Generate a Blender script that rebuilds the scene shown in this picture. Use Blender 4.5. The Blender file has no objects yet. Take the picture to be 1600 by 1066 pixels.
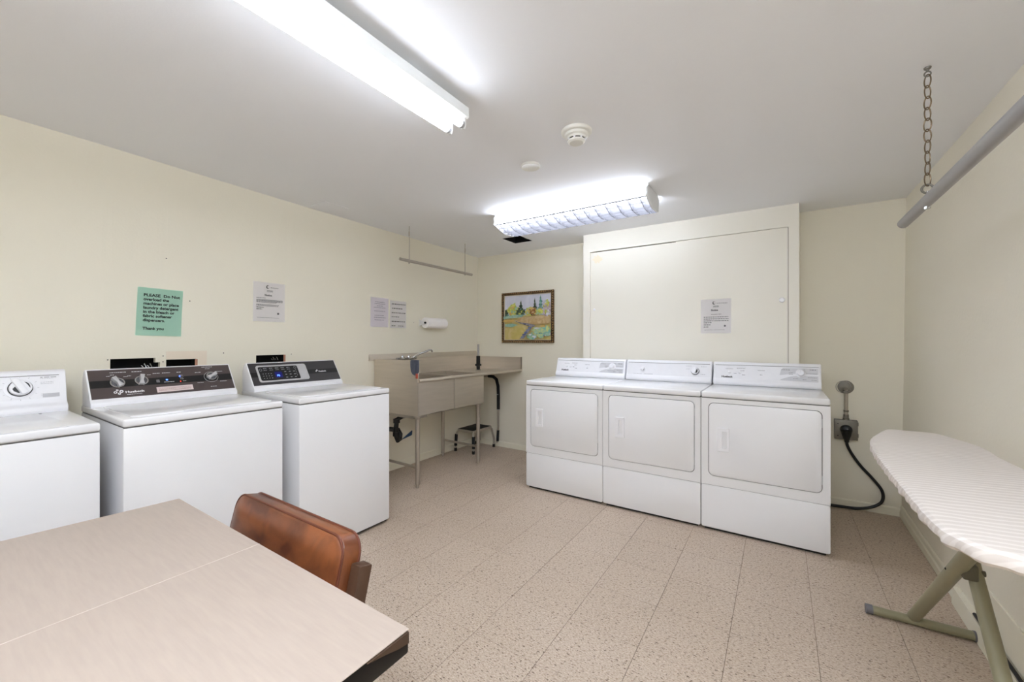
import bpy, bmesh, math, random
from mathutils import Vector, Matrix
random.seed(7)
S = bpy.context.scene
COL = S.collection
PI = math.pi

# ------------------------------------------------------------------ camera, world, exposure
YAW = 0.584785
cd = bpy.data.cameras.new('camera'); cam = bpy.data.objects.new('camera', cd); COL.objects.link(cam)
cd.sensor_width = 36; cd.sensor_fit = 'HORIZONTAL'; cd.lens = 632.8*36/1600
cd.clip_start = 0.02; cd.clip_end = 50
cam.location = (0, 0, 1.25); cam.rotation_euler = (PI/2, 0, YAW)
S.camera = cam
w = bpy.data.worlds.new('world'); S.world = w; w.use_nodes = True
w.node_tree.nodes['Background'].inputs[0].default_value = (0.8, 0.85, 1, 1)
w.node_tree.nodes['Background'].inputs[1].default_value = 0.05
S.view_settings.view_transform = 'Standard'; S.view_settings.look = 'None'
S.view_settings.gamma = 1.0; S.view_settings.use_curve_mapping = False
S.view_settings.exposure = 0.85
TUBE = 8.6       # strip light tubes
LENS = 9.0        # lit diffuser of the wrap light
FILL_LENS = 23.0    # added unseen fill light behind the camera, lifts dryers and right side
S.cycles.max_bounces = 10; S.cycles.diffuse_bounces = 8
S.cycles.sample_clamp_indirect = 6.0
S.cycles.use_denoising = True

# ------------------------------------------------------------------ room numbers
XL, XR, YB, YF = -3.135, 0.72, 3.933, -2.7
def lerp(xs, ys, v):
    if v <= xs[0]: return ys[0]
    for i in range(len(xs)-1):
        if v <= xs[i+1]:
            t = (v-xs[i])/(xs[i+1]-xs[i]); return ys[i]*(1-t)+ys[i+1]*t
    return ys[-1]
def wallx(y, z): return XL + z/2.27*lerp([-1, .6, 1.65, 3.9], [.11, .101, .056, .031], y)
def wallr(y, z):
    b = XR-.0105*(YB-y); return b + (0.745-b)*z/2.265
def zc(x, y):
    zl = 2.304-(y-.6)*.0082; zr = 2.265; t = (x-XL)/(XR-XL); return zl*(1-t)+zr*t

# ------------------------------------------------------------------ materials
def lin(c):
    o = []
    for v in c[:3]:
        v /= 255.0; o.append(v/12.92 if v <= .04045 else ((v+.055)/1.055)**2.4)
    return (*o, 1)
MATS = {}
def mat(name, c, rough=.5, metal=0., var=0.03, nscale=30, bump=0., bscale=200, emit=None, estr=0., coat=0., spec=.5, stretch=None):
    if name in MATS: return MATS[name]
    m = bpy.data.materials.new(name); m.use_nodes = True; nt = m.node_tree
    b = nt.nodes['Principled BSDF']; c = lin(c)
    tc = nt.nodes.new('ShaderNodeTexCoord'); src = tc.outputs['Object']
    if stretch:
        mp = nt.nodes.new('ShaderNodeMapping'); mp.inputs['Scale'].default_value = stretch
        nt.links.new(src, mp.inputs[0]); src = mp.outputs[0]
    n = nt.nodes.new('ShaderNodeTexNoise'); n.inputs['Scale'].default_value = nscale; n.inputs['Detail'].default_value = 3
    nt.links.new(src, n.inputs['Vector'])
    r = nt.nodes.new('ShaderNodeMix'); r.data_type = 'RGBA'
    r.inputs[6].default_value = tuple(max(0, x*(1-var)) for x in c[:3])+(1,)
    r.inputs[7].default_value = tuple(min(1, x*(1+var)) for x in c[:3])+(1,)
    nt.links.new(n.outputs['Fac'], r.inputs[0]); nt.links.new(r.outputs[2], b.inputs['Base Color'])
    b.inputs['Roughness'].default_value = rough; b.inputs['Metallic'].default_value = metal
    b.inputs['Coat Weight'].default_value = coat; b.inputs['Specular IOR Level'].default_value = spec
    if bump:
        n2 = nt.nodes.new('ShaderNodeTexNoise'); n2.inputs['Scale'].default_value = bscale; n2.inputs['Detail'].default_value = 4
        nt.links.new(src, n2.inputs['Vector'])
        bp = nt.nodes.new('ShaderNodeBump'); bp.inputs['Strength'].default_value = bump; bp.inputs['Distance'].default_value = .002
        nt.links.new(n2.outputs['Fac'], bp.inputs['Height']); nt.links.new(bp.outputs[0], b.inputs['Normal'])
    if emit:
        b.inputs['Emission Color'].default_value = lin(emit); b.inputs['Emission Strength'].default_value = estr
    MATS[name] = m; return m
M_wall = mat('cream_wall_paint', (233, 228, 212), .6, spec=.25, var=.012, nscale=2, bump=.25, bscale=90)
M_wallr = mat('cream_textured_paint', (234, 229, 214), .65, spec=.25, var=.015, nscale=3, bump=.55, bscale=60)
M_cup = mat('cream_gloss_paint', (232, 228, 216), .4, var=.01, nscale=3, bump=.05, bscale=40)
M_ceil = mat('white_ceiling_paint', (236, 237, 240), .8, var=.01, nscale=2, bump=.15, bscale=120)
M_base = mat('cream_baseboard_paint', (236, 232, 214), .45, var=.02)
M_enamel = mat('white_enamel', (232, 232, 234), .22, var=.006, nscale=5, coat=.3)
M_enamel2 = mat('white_satin_plastic', (236, 236, 240), .32, var=.006, nscale=6)
M_gap = mat('dark_gap', (40, 38, 36), .9)
M_seam = mat('grey_gasket', (88, 87, 84), .7)
M_fix = mat('white_fixture_metal', (226, 228, 228), .4, var=.01)
M_fixd = mat('fixture_socket_grey', (170, 170, 172), .5)
M_louv = mat('grey_white_louvre', (128, 128, 134), .5)
M_tube = mat('lit_fluorescent_tube', (255, 255, 255), .4, emit=(234, 242, 255), estr=TUBE)
M_lens = mat('lit_diffuser', (250, 250, 255), .4, emit=(234, 242, 255), estr=LENS)
M_lenslow = mat('lit_diffuser_underside', (240, 240, 246), .5, emit=(232, 238, 255), estr=.30)
M_lens_fill = mat('lit_fill_diffuser', (250, 250, 255), .4, emit=(234, 242, 255), estr=FILL_LENS)
M_steel = mat('brushed_stainless', (212, 203, 191), .36, metal=.78, var=.10, nscale=3.5, bump=.06, bscale=50, stretch=(1, 1, 14))
M_steelp = mat('steel_pipe', (186, 178, 168), .35, metal=.8, var=.1, nscale=20)
M_chrome = mat('chrome', (200, 200, 200), .15, metal=1)
M_black = mat('black_plastic', (14, 14, 15), .4)
M_rubber = mat('black_rubber', (20, 20, 20), .75)
M_paper = mat('white_paper', (252, 250, 251), .8, var=.01)
M_paperl = mat('lilac_white_paper', (248, 244, 251), .8, var=.01)
M_green = mat('mint_paper', (205, 238, 224), .8, var=.02)
M_ink = mat('black_ink', (22, 24, 24), .8)
M_inkg = mat('grey_ink', (118, 118, 122), .8)
M_inkl = mat('pale_grey_print', (186, 186, 190), .6)
M_wedge = mat('silver_grey_print', (202, 202, 206), .4)
M_brownp = mat('brown_grey_panel', (84, 74, 73), .38, metal=.3, var=.03)
M_darkp = mat('charcoal_panel', (66, 64, 66), .36, metal=.3, var=.05)
M_white = mat('white_print', (238, 238, 240), .5)
M_silver = mat('silver_plastic', (205, 205, 208), .3, metal=.5)
M_blue = mat('blue_display', (60, 80, 255), .4, emit=(70, 110, 255), estr=3.0)
M_bluedim = mat('dim_blue_display', (10, 12, 50), .3, emit=(14, 16, 100), estr=.5)
M_red = mat('red_light', (220, 60, 40), .4, emit=(255, 60, 40), estr=1.2)
M_galv = mat('galvanised_steel', (128, 124, 116), .5, metal=.7, var=.12, nscale=40)
M_pipe = mat('grey_painted_pipe', (160, 158, 158), .45, metal=.35, var=.05)
M_brass = mat('dull_brass', (120, 104, 84), .4, metal=.8)
M_tan = mat('olive_tan_enamel', (142, 137, 110), .4, var=.04)
M_greyp = mat('grey_foot_plastic', (112, 110, 114), .6)
M_wood = mat('dark_walnut', (74, 50, 35), .45, var=.3, nscale=8, stretch=(6, 6, 1))
M_edge = mat('dark_brown_edge', (20, 16, 13), .5, var=.2, spec=.25)
M_chip = mat('worn_wood', (66, 46, 30), .6, var=.3)
M_pvc = mat('black_pipe', (18, 18, 18), .35)
M_rag = mat('blue_grey_cloth', (112, 118, 136), .9, var=.1, bump=.3)
M_redt = mat('red_tag', (190, 92, 74), .7)
M_bluet = mat('dark_blue_plastic', (44, 76, 112), .4)
M_foam = mat('black_foam', (26, 26, 28), .85, bump=.3)
M_towel = mat('paper_towel', (252, 250, 250), .9, var=.02, bump=.4, bscale=150)
M_cord = mat('black_cord', (14, 16, 20), .45)
M_void = mat('void_shade', (12, 11, 10), .9)  # near-black colour stands in for the shade inside openings
M_raw = mat('raw_plaster_edge', (176, 130, 108), .9, var=.15)
M_patch = mat('pinkish_patch_paint', (231, 218, 200), .6, var=.02)

def laminate():
    m = bpy.data.materials.new('beige_laminate'); m.use_nodes = True; nt = m.node_tree; b = nt.nodes['Principled BSDF']
    tc = nt.nodes.new('ShaderNodeTexCoord'); mp = nt.nodes.new('ShaderNodeMapping'); mp.inputs['Scale'].default_value = (1, 9, 1)
    n = nt.nodes.new('ShaderNodeTexNoise'); n.inputs['Scale'].default_value = 14; n.inputs['Detail'].default_value = 5
    n2 = nt.nodes.new('ShaderNodeTexNoise'); n2.inputs['Scale'].default_value = 2.2
    nt.links.new(tc.outputs['Object'], mp.inputs[0]); nt.links.new(mp.outputs[0], n.inputs[0]); nt.links.new(tc.outputs['Object'], n2.inputs[0])
    cr = nt.nodes.new('ShaderNodeValToRGB'); e = cr.color_ramp.elements
    e[0].position = .3; e[0].color = lin((162, 148, 137)); e[1].position = .7; e[1].color = lin((168, 154, 142))
    nt.links.new(n.outputs[0], cr.inputs[0])
    mx = nt.nodes.new('ShaderNodeMix'); mx.data_type = 'RGBA'; mx.blend_type = 'MULTIPLY'; mx.inputs[0].default_value = .25
    cr2 = nt.nodes.new('ShaderNodeValToRGB'); cr2.color_ramp.elements[0].color = (.9, .88, .86, 1); cr2.color_ramp.elements[1].color = (1, 1, 1, 1)
    nt.links.new(n2.outputs[0], cr2.inputs[0]); nt.links.new(cr.outputs[0], mx.inputs[6]); nt.links.new(cr2.outputs[0], mx.inputs[7])
    nt.links.new(mx.outputs[2], b.inputs['Base Color']); b.inputs['Roughness'].default_value = .42
    return m
M_lam = laminate()

def leather():
    m = bpy.data.materials.new('tan_brown_leather'); m.use_nodes = True; nt = m.node_tree; b = nt.nodes['Principled BSDF']
    tc = nt.nodes.new('ShaderNodeTexCoord')
    n = nt.nodes.new('ShaderNodeTexNoise'); n.inputs['Scale'].default_value = 9; n.inputs['Detail'].default_value = 4; n.inputs['Distortion'].default_value = .6
    nt.links.new(tc.outputs['Object'], n.inputs[0])
    cr = nt.nodes.new('ShaderNodeValToRGB'); e = cr.color_ramp.elements
    e[0].position = .36; e[0].color = lin((84, 45, 30)); e[1].position = .62; e[1].color = lin((128, 74, 42))
    nt.links.new(n.outputs[0], cr.inputs[0]); nt.links.new(cr.outputs[0], b.inputs['Base Color'])
    v = nt.nodes.new('ShaderNodeTexVoronoi'); v.inputs['Scale'].default_value = 350
    nt.links.new(tc.outputs['Object'], v.inputs['Vector'])
    bp = nt.nodes.new('ShaderNodeBump'); bp.inputs['Strength'].default_value = .12; bp.inputs['Distance'].default_value = .001
    nt.links.new(v.outputs['Distance'], bp.inputs['Height']); nt.links.new(bp.outputs[0], b.inputs['Normal'])
    b.inputs['Roughness'].default_value = .33
    return m
M_leather = leather()
M_piping = mat('dark_leather_piping', (96, 50, 34), .4, var=.1)

def floor_mat():
    m = bpy.data.materials.new('speckled_vinyl_tile'); m.use_nodes = True; nt = m.node_tree; b = nt.nodes['Principled BSDF']
    g = nt.nodes.new('ShaderNodeNewGeometry')
    def mp(sc, rot=0):
        p = nt.nodes.new('ShaderNodeMapping'); p.inputs['Scale'].default_value = sc; p.inputs['Rotation'].default_value = (0, 0, rot)
        nt.links.new(g.outputs['Position'], p.inputs[0]); return p.outputs[0]
    def noise(v, s, d=2., r=.5):
        n = nt.nodes.new('ShaderNodeTexNoise'); n.inputs['Scale'].default_value = s; n.inputs['Detail'].default_value = d; n.inputs['Roughness'].default_value = r
        nt.links.new(v, n.inputs[0]); return n.outputs['Fac']
    def ramp(v, stops):
        c = nt.nodes.new('ShaderNodeValToRGB'); el = c.color_ramp.elements
        el[0].position = stops[0][0]; el[0].color = stops[0][1]; el[1].position = stops[-1][0]; el[1].color = stops[-1][1]
        for p, q in stops[1:-1]:
            e = el.new(p); e.color = q
        nt.links.new(v, c.inputs[0]); return c.outputs[0]
    def mix(f, a, bb, mode='MIX'):
        x = nt.nodes.new('ShaderNodeMix'); x.data_type = 'RGBA'; x.blend_type = mode
        nt.links.new(f, x.inputs[0]) if not isinstance(f, float) else setattr(x.inputs[0], 'default_value', f)
        for i, q in ((6, a), (7, bb)):
            if isinstance(q, tuple): x.inputs[i].default_value = q
            else: nt.links.new(q, x.inputs[i])
        return x.outputs[2]
    K, W = (0, 0, 0, 1), (1, 1, 1, 1)
    v1 = mp((1, 2.0, 1), .12)
    base = ramp(noise(v1, 105, 3, .65), [(.35, lin((178, 160, 143))), (.5, lin((193, 176, 159))), (.65, lin((208, 193, 177)))])
    mask = ramp(noise(mp((1, 2.3, 1), .12), 88, 1.5, .5), [(.60, K), (.65, W)])
    c1 = mix(mask, base, lin((156, 135, 116)))
    mask2 = ramp(noise(mp((1, 2.6, 1), .1), 66, 1, .5), [(.655, K), (.68, W)])
    c2 = mix(mask2, c1, lin((92, 73, 58)))
    mask3 = ramp(noise(mp((1, 2.2, 1), .15), 84, 1, .5), [(.28, W), (.33, K)])
    c3 = mix(mask3, c2, lin((220, 207, 191)))
    big = ramp(noise(mp((1, 1, 1)), 1.6, 3), [(.3, (.93, .92, .9, 1)), (.7, W)])
    c4 = mix(1.0, c3, big, 'MULTIPLY')
    oi = nt.nodes.new('ShaderNodeObjectInfo')
    tr = ramp(oi.outputs['Random'], [(0., (.965, .96, .955, 1)), (1., W)])
    c5 = mix(1.0, c4, tr, 'MULTIPLY')
    nt.links.new(c5, b.inputs['Base Color'])
    b.inputs['Roughness'].default_value = .5; b.inputs['Specular IOR Level'].default_value = .35
    return m
M_floor = floor_mat()

def cover_mat():
    m = bpy.data.materials.new('striped_cotton_cover'); m.use_nodes = True; nt = m.node_tree; b = nt.nodes['Principled BSDF']
    tc = nt.nodes.new('ShaderNodeTexCoord'); sp = nt.nodes.new('ShaderNodeSeparateXYZ'); nt.links.new(tc.outputs['Object'], sp.inputs[0])
    def math_(op, a, bb=None):
        n = nt.nodes.new('ShaderNodeMath'); n.operation = op
        for i, q in enumerate((a, bb)):
            if q is None: continue
            if isinstance(q, (int, float)): n.inputs[i].default_value = q
            else: nt.links.new(q, n.inputs[i])
        return n.outputs[0]
    nz = nt.nodes.new('ShaderNodeTexNoise'); nz.inputs['Scale'].default_value = 5; nt.links.new(tc.outputs['Object'], nz.inputs[0])
    ph = math_('ADD', math_('ADD', math_('MULTIPLY', sp.outputs['X'], -.22), sp.outputs['Y']), math_('MULTIPLY', nz.outputs['Fac'], .05))
    ph = math_('ADD', ph, math_('MULTIPLY', sp.outputs['Z'], .9))
    s = math_('SINE', math_('MULTIPLY', ph, 2*PI/.024))
    cr = nt.nodes.new('ShaderNodeValToRGB'); e = cr.color_ramp.elements
    e[0].position = .55; e[0].color = lin((210, 202, 195)); e[1].position = .8; e[1].color = lin((222, 215, 209))
    mr = math_('ADD', math_('MULTIPLY', s, .5), .5); nt.links.new(mr, cr.inputs[0]); nt.links.new(cr.outputs[0], b.inputs['Base Color'])
    b.inputs['Roughness'].default_value = .9
    n2 = nt.nodes.new('ShaderNodeTexNoise'); n2.inputs['Scale'].default_value = 18; n2.inputs['Detail'].default_value = 3; nt.links.new(tc.outputs['Object'], n2.inputs[0])
    bp = nt.nodes.new('ShaderNodeBump'); bp.inputs['Strength'].default_value = .35; bp.inputs['Distance'].default_value = .006
    nt.links.new(n2.outputs[0], bp.inputs['Height']); nt.links.new(bp.outputs[0], b.inputs['Normal'])
    return m
M_cover = cover_mat()

def frame_mat():
    m = bpy.data.materials.new('antique_gold_frame'); m.use_nodes = True; nt = m.node_tree; b = nt.nodes['Principled BSDF']
    tc = nt.nodes.new('ShaderNodeTexCoord'); n = nt.nodes.new('ShaderNodeTexNoise'); n.inputs['Scale'].default_value = 70; n.inputs['Detail'].default_value = 2
    nt.links.new(tc.outputs['Object'], n.inputs[0]); cr = nt.nodes.new('ShaderNodeValToRGB'); e = cr.color_ramp.elements
    e[0].position = .4; e[0].color = lin((44, 30, 19)); e[1].position = .65; e[1].color = lin((132, 102, 66))
    nt.links.new(n.outputs[0], cr.inputs[0]); nt.links.new(cr.outputs[0], b.inputs['Base Color'])
    b.inputs['Roughness'].default_value = .45; b.inputs['Metallic'].default_value = .3
    return m
M_frame = frame_mat()
M_frameg = mat('gold_bead', (168, 134, 88), .35, metal=.5, var=.2)
def paint(name, a, bcol, sc=12, dist=1.5):
    m = bpy.data.materials.new(name); m.use_nodes = True; nt = m.node_tree; b = nt.nodes['Principled BSDF']
    tc = nt.nodes.new('ShaderNodeTexCoord'); n = nt.nodes.new('ShaderNodeTexNoise'); n.inputs['Scale'].default_value = sc; n.inputs['Detail'].default_value = 4; n.inputs['Distortion'].default_value = dist
    nt.links.new(tc.outputs['Object'], n.inputs[0]); cr = nt.nodes.new('ShaderNodeValToRGB'); e = cr.color_ramp.elements
    e[0].position = .38; e[0].color = lin(a); e[1].position = .62; e[1].color = lin(bcol)
    nt.links.new(n.outputs[0], cr.inputs[0]); nt.links.new(cr.outputs[0], b.inputs['Base Color']); b.inputs['Roughness'].default_value = .6
    return m

# ------------------------------------------------------------------ geometry helpers
def bm_new(): return bmesh.new()
def add_box(bm, x0, x1, y0, y1, z0, z1, bev=0., seg=2, M=None):
    t = bmesh.new(); bmesh.ops.create_cube(t, size=1)
    for v in t.verts: v.co = Vector(((x0+x1)/2+v.co.x*(x1-x0), (y0+y1)/2+v.co.y*(y1-y0), (z0+z1)/2+v.co.z*(z1-z0)))
    if bev: bmesh.ops.bevel(t, geom=list(t.edges), offset=bev, segments=seg, affect='EDGES', profile=.5)
    return merge(bm, t, M)
def merge(bm, t, M=None):
    if M is not None: t.transform(M)
    me = bpy.data.meshes.new('tmp'); t.to_mesh(me); t.free(); bm.from_mesh(me); bpy.data.meshes.remove(me); return bm
def box(x0, x1, y0, y1, z0, z1, bev=0., seg=2, M=None): return add_box(bm_new(), x0, x1, y0, y1, z0, z1, bev, seg, M)
def add_prism(bm, pts, a0, a1, axis='x', bev=0., M=None, seg=2):
    """extrude polygon pts. axis x: pts=(y,z); axis y: pts=(x,z); axis z: pts=(x,y)"""
    t = bmesh.new()
    def P(p, a): return {'x': (a, p[0], p[1]), 'y': (p[0], a, p[1]), 'z': (p[0], p[1], a)}[axis]
    A = [t.verts.new(P(p, a0)) for p in pts]; B = [t.verts.new(P(p, a1)) for p in pts]
    t.faces.new(A); t.faces.new(B[::-1]); n = len(pts)
    for i in range(n): t.faces.new((A[i], B[i], B[(i+1) % n], A[(i+1) % n]))
    bmesh.ops.recalc_face_normals(t, faces=t.faces)
    if bev: bmesh.ops.bevel(t, geom=list(t.edges), offset=bev, segments=seg, affect='EDGES', profile=.5)
    return merge(bm, t, M)
def prism(*a, **k): return add_prism(bm_new(), *a, **k)
def add_tube(bm, pts, r, n=12, caps=True, closed=False, ry=None):
    pts = [Vector(p) for p in pts]; m = len(pts); rings = []
    up = None
    for i, p in enumerate(pts):
        if closed: d = pts[(i+1) % m]-pts[i-1]
        else: d = pts[min(i+1, m-1)]-pts[max(i-1, 0)]
        d.normalize()
        if up is None: up = d.orthogonal().normalized()
        up = (up-d*up.dot(d)).normalized(); s = d.cross(up)
        rr = r[i] if isinstance(r, (list, tuple)) else r
        rings.append([bm.verts.new(p+up*math.cos(2*PI*k/n)*rr+s*math.sin(2*PI*k/n)*(rr if ry is None else ry)) for k in range(n)])
    L = m if closed else m-1
    for i in range(L):
        A, B = rings[i], rings[(i+1) % m]
        for k in range(n): bm.faces.new((A[k], A[(k+1) % n], B[(k+1) % n], B[k])).smooth = True
    if caps and not closed:
        bm.faces.new(rings[0][::-1]); bm.faces.new(rings[-1])
    return bm
def tube(pts, r, **k): return add_tube(bm_new(), pts, r, **k)
def add_lathe(bm, prof, M=None, n=32):
    """prof: (radius, height) around z, ends closed"""
    t = bmesh.new(); rings = []
    for r, z in prof:
        rings.append([t.verts.new((r*math.cos(2*PI*k/n), r*math.sin(2*PI*k/n), z)) for k in range(n)] if r > 1e-6 else [t.verts.new((0, 0, z))])
    for A, B in zip(rings[:-1], rings[1:]):
        for k in range(n):
            a0, a1 = A[k % len(A)], A[(k+1) % len(A)]; b0, b1 = B[k % len(B)], B[(k+1) % len(B)]
            vs = []
            for v in (a0, a1, b1, b0):
                if v not in vs: vs.append(v)
            if len(vs) > 2: t.faces.new(vs).smooth = True
    if len(rings[0]) > 1: t.faces.new(rings[0][::-1])
    if len(rings[-1]) > 1: t.faces.new(rings[-1])
    bmesh.ops.recalc_face_normals(t, faces=t.faces)
    for e in t.edges:
        if len(e.link_faces) == 2 and e.calc_face_angle(0) > .6: e.smooth = False
    return merge(bm, t, M)
def lathe(prof, M=None, n=32): return add_lathe(bm_new(), prof, M, n)
def frm(o, u, v):
    u = Vector(u).normalized(); v = Vector(v).normalized(); n = u.cross(v).normalized(); v = n.cross(u)
    return Matrix(((u.x, v.x, n.x, o[0]), (u.y, v.y, n.y, o[1]), (u.z, v.z, n.z, o[2]), (0, 0, 0, 1)))
def rrect(x0, x1, y0, y1, r, n=6):
    o = []
    for cx, cy, a in ((x1-r, y1-r, 0), (x0+r, y1-r, 90), (x0+r, y0+r, 180), (x1-r, y0+r, 270)):
        for k in range(n+1):
            t = math.radians(a+90*k/n); o.append((cx+r*math.cos(t), cy+r*math.sin(t)))
    return o
def add_ring(bm, outer, inner, z0, z1, M=None):
    """plate with a hole: both loops have the same count; xy loops, extruded z0..z1"""
    t = bmesh.new(); n = len(outer)
    V = [[t.verts.new((p[0], p[1], z)) for p in lp] for lp, z in ((outer, z1), (inner, z1), (inner, z0), (outer, z0))]
    for a in range(4):
        A, B = V[a], V[(a+1) % 4]
        for k in range(n): t.faces.new((A[k], A[(k+1) % n], B[(k+1) % n], B[k]))
    bmesh.ops.recalc_face_normals(t, faces=t.faces)
    return merge(bm, t, M)
def rect_loop(x0, x1, y0, y1, like):
    """square-cornered outer loop matched in count to an rrect loop"""
    n = len(like)//4; o = []
    for (cx, cy) in ((x1, y1), (x0, y1), (x0, y0), (x1, y0)): o += [(cx, cy)]*n
    return o
def add_quad(bm, pts, M=None):
    t = bmesh.new(); t.faces.new([t.verts.new(p) for p in pts]); return merge(bm, t, M)
def add_text(bm, s, size, M, align='LEFT', bold=0., sx=1.):
    cu = bpy.data.curves.new('t', 'FONT'); cu.body = s; cu.size = size; cu.align_x = align; cu.offset = bold; cu.resolution_u = 3
    o = bpy.data.objects.new('t', cu); COL.objects.link(o)
    dg = bpy.context.evaluated_depsgraph_get(); me = bpy.data.meshes.new_from_object(o.evaluated_get(dg))
    t = bmesh.new(); t.from_mesh(me); bpy.data.objects.remove(o); bpy.data.curves.remove(cu); bpy.data.meshes.remove(me)
    t.transform(Matrix.Diagonal((sx, 1, 1, 1))); return merge(bm, t, M)

ROOT = {}
def tag(o, label, cat, group=None, kind=None):
    o['label'] = label; o['category'] = cat
    if group: o['group'] = group
    if kind: o['kind'] = kind
    return o
def thing(name, label, cat, loc, rz=0., group=None):
    o = bpy.data.objects.new(name, None); COL.objects.link(o); o.empty_display_size = .05
    o.location = loc; o.rotation_euler = (0, 0, rz)
    ROOT[o] = Matrix.Translation(Vector(loc)) @ Matrix.Rotation(rz, 4, 'Z')
    return tag(o, label, cat, group)
SPLIT = {'foot', 'hinge', 'mounting_block', 'tube_cap', 'lamp_socket', 'louvre_rib', 'vent_rib', 'side_lug', 'screw', 'end_cap', 'bracket', 'push_button', 'indicator_light',
         'cable_end', 'raw_edge', 'support_rail', 'grip_band', 'side_panel', 'height_rail', 'conduit_connector', 'dial_recess', 'apron'}
PRINT = {'printed_marking', 'lettering', 'small_print', 'panel_marking', 'sticker_text', 'brand_lettering', 'printed_field', 'display_digits', 'frame_beading', 'painting', 'valve_wire'}
def islands(bm):
    """loose pieces whose boxes touch, as lists of faces"""
    bm.verts.index_update(); seen = set(); G = []
    for v in bm.verts:
        if v in seen: continue
        st_, grp = [v], []; seen.add(v)
        while st_:
            q = st_.pop(); grp.append(q)
            for e in q.link_edges:
                o = e.other_vert(q)
                if o not in seen: seen.add(o); st_.append(o)
        lo = [min(p.co[i] for p in grp) for i in range(3)]; hi = [max(p.co[i] for p in grp) for i in range(3)]; G.append([lo, hi, grp])
    ch = True
    while ch:
        ch = False
        for i in range(len(G)):
            for j in range(i+1, len(G)):
                if all(G[i][0][k] <= G[j][1][k]+.0012 and G[j][0][k] <= G[i][1][k]+.0012 for k in range(3)):
                    a, b = G[i], G[j]; G[i] = [[min(x, y) for x, y in zip(a[0], b[0])], [max(x, y) for x, y in zip(a[1], b[1])], a[2]+b[2]]; G.pop(j); ch = True; break
            if ch: break
    return [g[2] for g in G]
def obj(name, bm, m, parent=None, world=True, smooth=True, label=None):
    if name in SPLIT:
        gs = islands(bm)
        if len(gs) > 1:
            first = None; bm.verts.index_update(); sets = [{v.index for v in g} for g in gs]
            for st_ in sets:
                c = bm.copy(); c.verts.ensure_lookup_table(); bmesh.ops.delete(c, geom=[v for v in c.verts if v.index not in st_], context='VERTS')
                o = obj1(name, c, m, parent, world, smooth, label); first = first or o
            bm.free(); return first
    o = obj1(name, bm, m, parent, world, smooth, label)
    if name in PRINT and parent is not None: o['kind'] = 'stuff'
    return o
def obj1(name, bm, m, parent=None, world=True, smooth=True, label=None):
    """one mesh object; geometry in world coordinates unless world=False (then the root's own)"""
    if parent is not None and world: bm.transform(ROOT[parent].inverted())
    me = bpy.data.meshes.new(name); bm.to_mesh(me); bm.free()
    for q in (m if isinstance(m, (list, tuple)) else [m]): me.materials.append(q)
    if smooth:
        for p in me.polygons: p.use_smooth = True
        try: me.set_sharp_from_angle(angle=math.radians(32))
        except Exception: pass
    o = bpy.data.objects.new(name, me); COL.objects.link(o)
    if parent is not None:
        o.parent = parent; ROOT[o] = ROOT[parent]
    else: ROOT[o] = Matrix.Identity(4)
    if label: o['label'] = label
    return o
def place(o, loc):
    """move a parentless mesh's origin to loc without moving its geometry"""
    o.data.transform(Matrix.Translation(-Vector(loc))); o.location = loc; ROOT[o] = Matrix.Translation(Vector(loc)); return o

# ------------------------------------------------------------------ the setting
fl = obj('floor', box(XL-.03, XR+.05, YF, YB+.02, -.08, -.004), mat('dark_tile_joint', (122, 100, 82), .9), smooth=False)
tag(fl, 'floor of speckled beige square vinyl tiles', 'floor', kind='structure')
TS = .3048; cache = {}
ix0 = math.floor((XL-.43)/TS); iy0 = math.floor((YF-1.66)/TS)
for i in range(ix0, 3):
    for j in range(iy0, 9):
        x0, x1 = .43+i*TS+.0009, .43+(i+1)*TS-.0009; y0, y1 = 1.66+j*TS+.0006, 1.66+(j+1)*TS-.0006
        x0 = max(x0, XL); x1 = min(x1, XR-.003); y0 = max(y0, YF); y1 = min(y1, YB)
        if x1-x0 < .01 or y1-y0 < .01: continue
        key = (round(x1-x0, 4), round(y1-y0, 4))
        if key not in cache:
            b = box(-key[0]/2, key[0]/2, -key[1]/2, key[1]/2, -.003, 0); me = bpy.data.meshes.new('tile'); b.to_mesh(me); b.free(); me.materials.append(M_floor); cache[key] = me
        o = bpy.data.objects.new('tile', cache[key]); COL.objects.link(o); o.parent = fl
        o.location = ((x0+x1)/2, (y0+y1)/2, 0)

def grid_wall(us, vs, P, N, th, skip, m):
    """wall made of a grid of quads (P(u,v) front point), N outward thickness vector, cells in skip left open"""
    bm = bm_new(); F = {}; B = {}
    for i, u in enumerate(us):
        for j, v in enumerate(vs):
            p = Vector(P(u, v)); F[i, j] = bm.verts.new(p); B[i, j] = bm.verts.new(p+Vector(N)*th)
    cells = [(i, j) for i in range(len(us)-1) for j in range(len(vs)-1) if not skip((us[i]+us[i+1])/2, (vs[j]+vs[j+1])/2)]
    cs = set(cells)
    for i, j in cells:
        bm.faces.new((F[i, j], F[i+1, j], F[i+1, j+1], F[i, j+1])); bm.faces.new((B[i, j], B[i, j+1], B[i+1, j+1], B[i+1, j]))
        for (di, dj), (a, b_) in {(-1, 0): ((i, j), (i, j+1)), (1, 0): ((i+1, j), (i+1, j+1)), (0, -1): ((i, j), (i+1, j)), (0, 1): ((i, j+1), (i+1, j+1))}.items():
            if (i+di, j+dj) not in cs: bm.faces.new((F[a], F[b_], B[b_], B[a]))
    bmesh.ops.recalc_face_normals(bm, faces=bm.faces)
    return bm
HOLES = [(.640, .857, 1.01, 1.150), (.886, 1.046, 1.01, 1.137), (1.394, 1.602, 1.01, 1.148)]
ys = sorted({YF-.02, -1, .6, 1.65, 2.6, 3.5, YB+.1} | {h for H in HOLES for h in H[:2]} | {.835})
zs = [0, 1.01, 1.123, 1.137, 1.148, 1.150, 2.42]
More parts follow.
